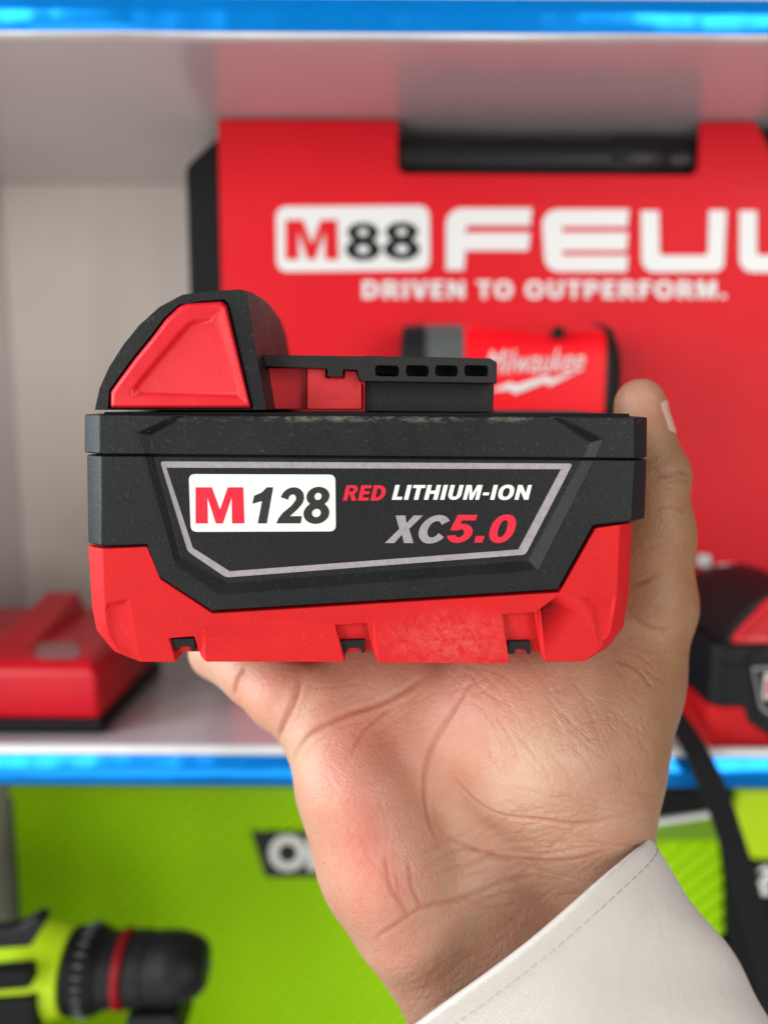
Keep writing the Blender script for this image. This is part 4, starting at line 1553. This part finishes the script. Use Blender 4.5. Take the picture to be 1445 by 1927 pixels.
# thumb nail
ta, tb = np.array(P(1228, 895, 0.203)), np.array(P(1207, 763, 0.206))
ua = Vector(tb - ta).normalized()
nn = Vector((1, -0.35, 0.0))
nn = (nn - ua * nn.dot(ua)).normalized()
vv = ua.cross(nn).normalized()
hb = BVHTree.FromPolygons([tuple(c) for c in co2], [tuple(p.vertices) for p in hm.polygons])
nvts, nf = [], []
NI, NJ = 12, 12
for i in range(NI + 1):
    for j in range(NJ + 1):
        s_ = i / NI
        th = (j / NJ - 0.5) * 2
        c = Vector(ta) + ua * (0.0095 + 0.0100 * s_ - 0.0014 * th * th * (1 if s_ > 0.5 else -1) * abs(2 * s_ - 1))
        dirv = (nn * math.cos(th * 0.95) + vv * math.sin(th * 0.95)).normalized()
        h = hb.ray_cast(c + dirv * 0.03, -dirv)
        hit = h[0] if h[0] is not None else c + dirv * 0.009
        edge = max(abs(th), 1 - min(s_ * 6, 1))
        nvts.append(hit + dirv * (0.00032 - 0.0006 * edge ** 4))
for i in range(NI):
    for j in range(NJ):
        a = i * (NJ + 1) + j
        nf.append((a, a + 1, a + NJ + 2, a + NJ + 1))
nail = mk('thumbnail', nvts, nf, plastic('nail', (0.56, 0.36, 0.29), 0.30, 0, 1000, 0.5), person, angle=80)
nail.modifiers.new('t', 'SOLIDIFY').thickness = 0.0004

# ================================================================== white sleeve
c0 = P(916, 1800, 0.181)
uC = (P(1194, 1562, 0.181) - P(640, 2036, 0.181))
a_ = uC.length / 2
uC.normalize()
ax_img = (P(1445, 1915, 0.181) - P(1215, 1572, 0.181)).normalized()
axis = (ax_img + Vector((0, 0.02, 0))).normalized()
wC = uC.cross(axis).normalized()
if wC.y > 0:
    wC = -wC
uC = (uC - axis * uC.dot(axis)).normalized()
NS, NR = 144, 60
b_ = 0.0255
rows = []
sv, sf, suv = [], [], []
for i in range(NR + 1):
    s = i / NR
    l = 0.14 * s ** 1.25
    for k in range(NS):
        th = 2 * math.pi * k / NS
        fl = 1 + 0.02 * s
        wob = 0.0007 * math.sin(3 * th + 9 * s) * min(1, s * 4) + 0.0010 * math.sin(2 * th - 14 * s + 1.0) * min(1, s * 3) + 0.0005 * math.sin(7 * th + 23 * s) * min(1, s * 4)
        wob += 0.0004 * math.exp(-(l / 0.0036) ** 4)
        cut = (-0.0150 if math.sin(th) > 0 else -0.034) * math.sin(th) - 0.0058 * math.cos(th) + 0.0003 * math.sin(6 * th)
        p = c0 + uC * ((a_ * fl + wob) * math.cos(th)) + wC * ((b_ * fl + wob) * math.sin(th)) + axis * (l + cut * (1 - s))
        sv.append(p)
        suv.append((k / NS, l))
per = 2 * math.pi * math.sqrt((a_ ** 2 + b_ ** 2) / 2)
for i in range(NR):
    for k in range(NS):
        k2 = (k + 1) % NS
        sf.append((i * NS + k, i * NS + k2, (i + 1) * NS + k2, (i + 1) * NS + k))


def cloth_material():
    m, nt, b = newmat('white_cotton')
    L = nt.links
    b.inputs['Base Color'].default_value = (0.70, 0.655, 0.59, 1)
    b.inputs['Roughness'].default_value = 0.62
    b.inputs['Sheen Weight'].default_value = 0.25
    uv = nd(nt, 'ShaderNodeUVMap', uv_map='UVMap')
    w1 = nd(nt, 'ShaderNodeTexWave', wave_type='BANDS', bands_direction='X', i_Scale=950.0, i_Distortion=0.6, i_Detail_Scale=0.6)
    w2 = nd(nt, 'ShaderNodeTexWave', wave_type='BANDS', bands_direction='Y', i_Scale=950.0, i_Distortion=0.6, i_Detail_Scale=0.6)
    L.new(uv.outputs['UV'], w1.inputs['Vector'])
    L.new(uv.outputs['UV'], w2.inputs['Vector'])
    mu = nd(nt, 'ShaderNodeMath', operation='ADD')
    L.new(w1.outputs['Fac'], mu.inputs[0])
    L.new(w2.outputs['Fac'], mu.inputs[1])
    bp = nd(nt, 'ShaderNodeBump', i_Strength=0.7, i_Distance=0.00012)
    L.new(mu.outputs[0], bp.inputs['Height'])
    mp = nd(nt, 'ShaderNodeMapRange', i_From_Min=0.2, i_From_Max=1.8, i_To_Min=0.84, i_To_Max=1.05)
    L.new(mu.outputs[0], mp.inputs['Value'])
    tc = nd(nt, 'ShaderNodeTexCoord')
    n = nd(nt, 'ShaderNodeTexNoise', i_Scale=55.0, i_Detail=4.0)
    L.new(tc.outputs['Object'], n.inputs['Vector'])
    mxm = nd(nt, 'ShaderNodeMix', data_type='RGBA', blend_type='MULTIPLY')
    mxm.inputs[0].default_value = 1
    mxm.inputs[6].default_value = (0.70, 0.655, 0.59, 1)
    L.new(mp.outputs[0], mxm.inputs[7])
    L.new(mxm.outputs[2], b.inputs['Base Color'])
    bp2 = nd(nt, 'ShaderNodeBump', i_Strength=0.6, i_Distance=0.0030)
    L.new(n.outputs['Fac'], bp2.inputs['Height'])
    L.new(bp.outputs['Normal'], bp2.inputs['Normal'])
    L.new(bp2.outputs['Normal'], b.inputs['Normal'])
    return m


slv = mk('sleeve', sv, sf, cloth_material(), person, angle=80)
uvl = slv.data.uv_layers.new(name='UVMap')
for pz in slv.data.polygons:
    for li, vi in zip(pz.loop_indices, pz.vertices):
        k, i = vi % NS, vi // NS
        ks = [v % NS for v in pz.vertices]
        u = k / NS
        if max(ks) - min(ks) > NS // 2 and k == 0:
            u = 1.0
        uvl.data[li].uv = (u * per, suv[vi][1])
sd = slv.modifiers.new('t', 'SOLIDIFY')
sd.thickness = 0.0013
sd.offset = -1
mb = MB()


def on_sleeve(th, l):
    s = (l / 0.14) ** 0.8
    fl = 1 + 0.02 * s
    cut = (-0.0150 if math.sin(th) > 0 else -0.034) * math.sin(th) - 0.0058 * math.cos(th) + 0.0003 * math.sin(6 * th)
    wob = 0.0007 * math.sin(3 * th + 9 * s) * min(1, s * 4) + 0.0010 * math.sin(2 * th - 14 * s + 1.0) * min(1, s * 3) + 0.0005 * math.sin(7 * th + 23 * s) * min(1, s * 4)
    wob += 0.0004 * math.exp(-(l / 0.0036) ** 4)
    return c0 + uC * ((a_ * fl + wob + 0.0001) * math.cos(th)) + wC * ((b_ * fl + wob + 0.0001) * math.sin(th)) + axis * (l + cut * (1 - s))


th = 0.0
while th < 2 * math.pi:
    p0 = on_sleeve(th, 0.0042)
    dth = 0.0019 / max(0.02, math.hypot(a_ * math.sin(th), b_ * math.cos(th)))
    p1 = on_sleeve(th + dth, 0.0042)
    pm = on_sleeve(th + dth / 2, 0.0042)
    mb.tube([p0, pm, p1], [0.00012, 0.00024, 0.00012], 6)
    th += dth * 1.35
mb.build('stitching', plastic('thread', (0.46, 0.44, 0.40), 0.7, 0), slv)
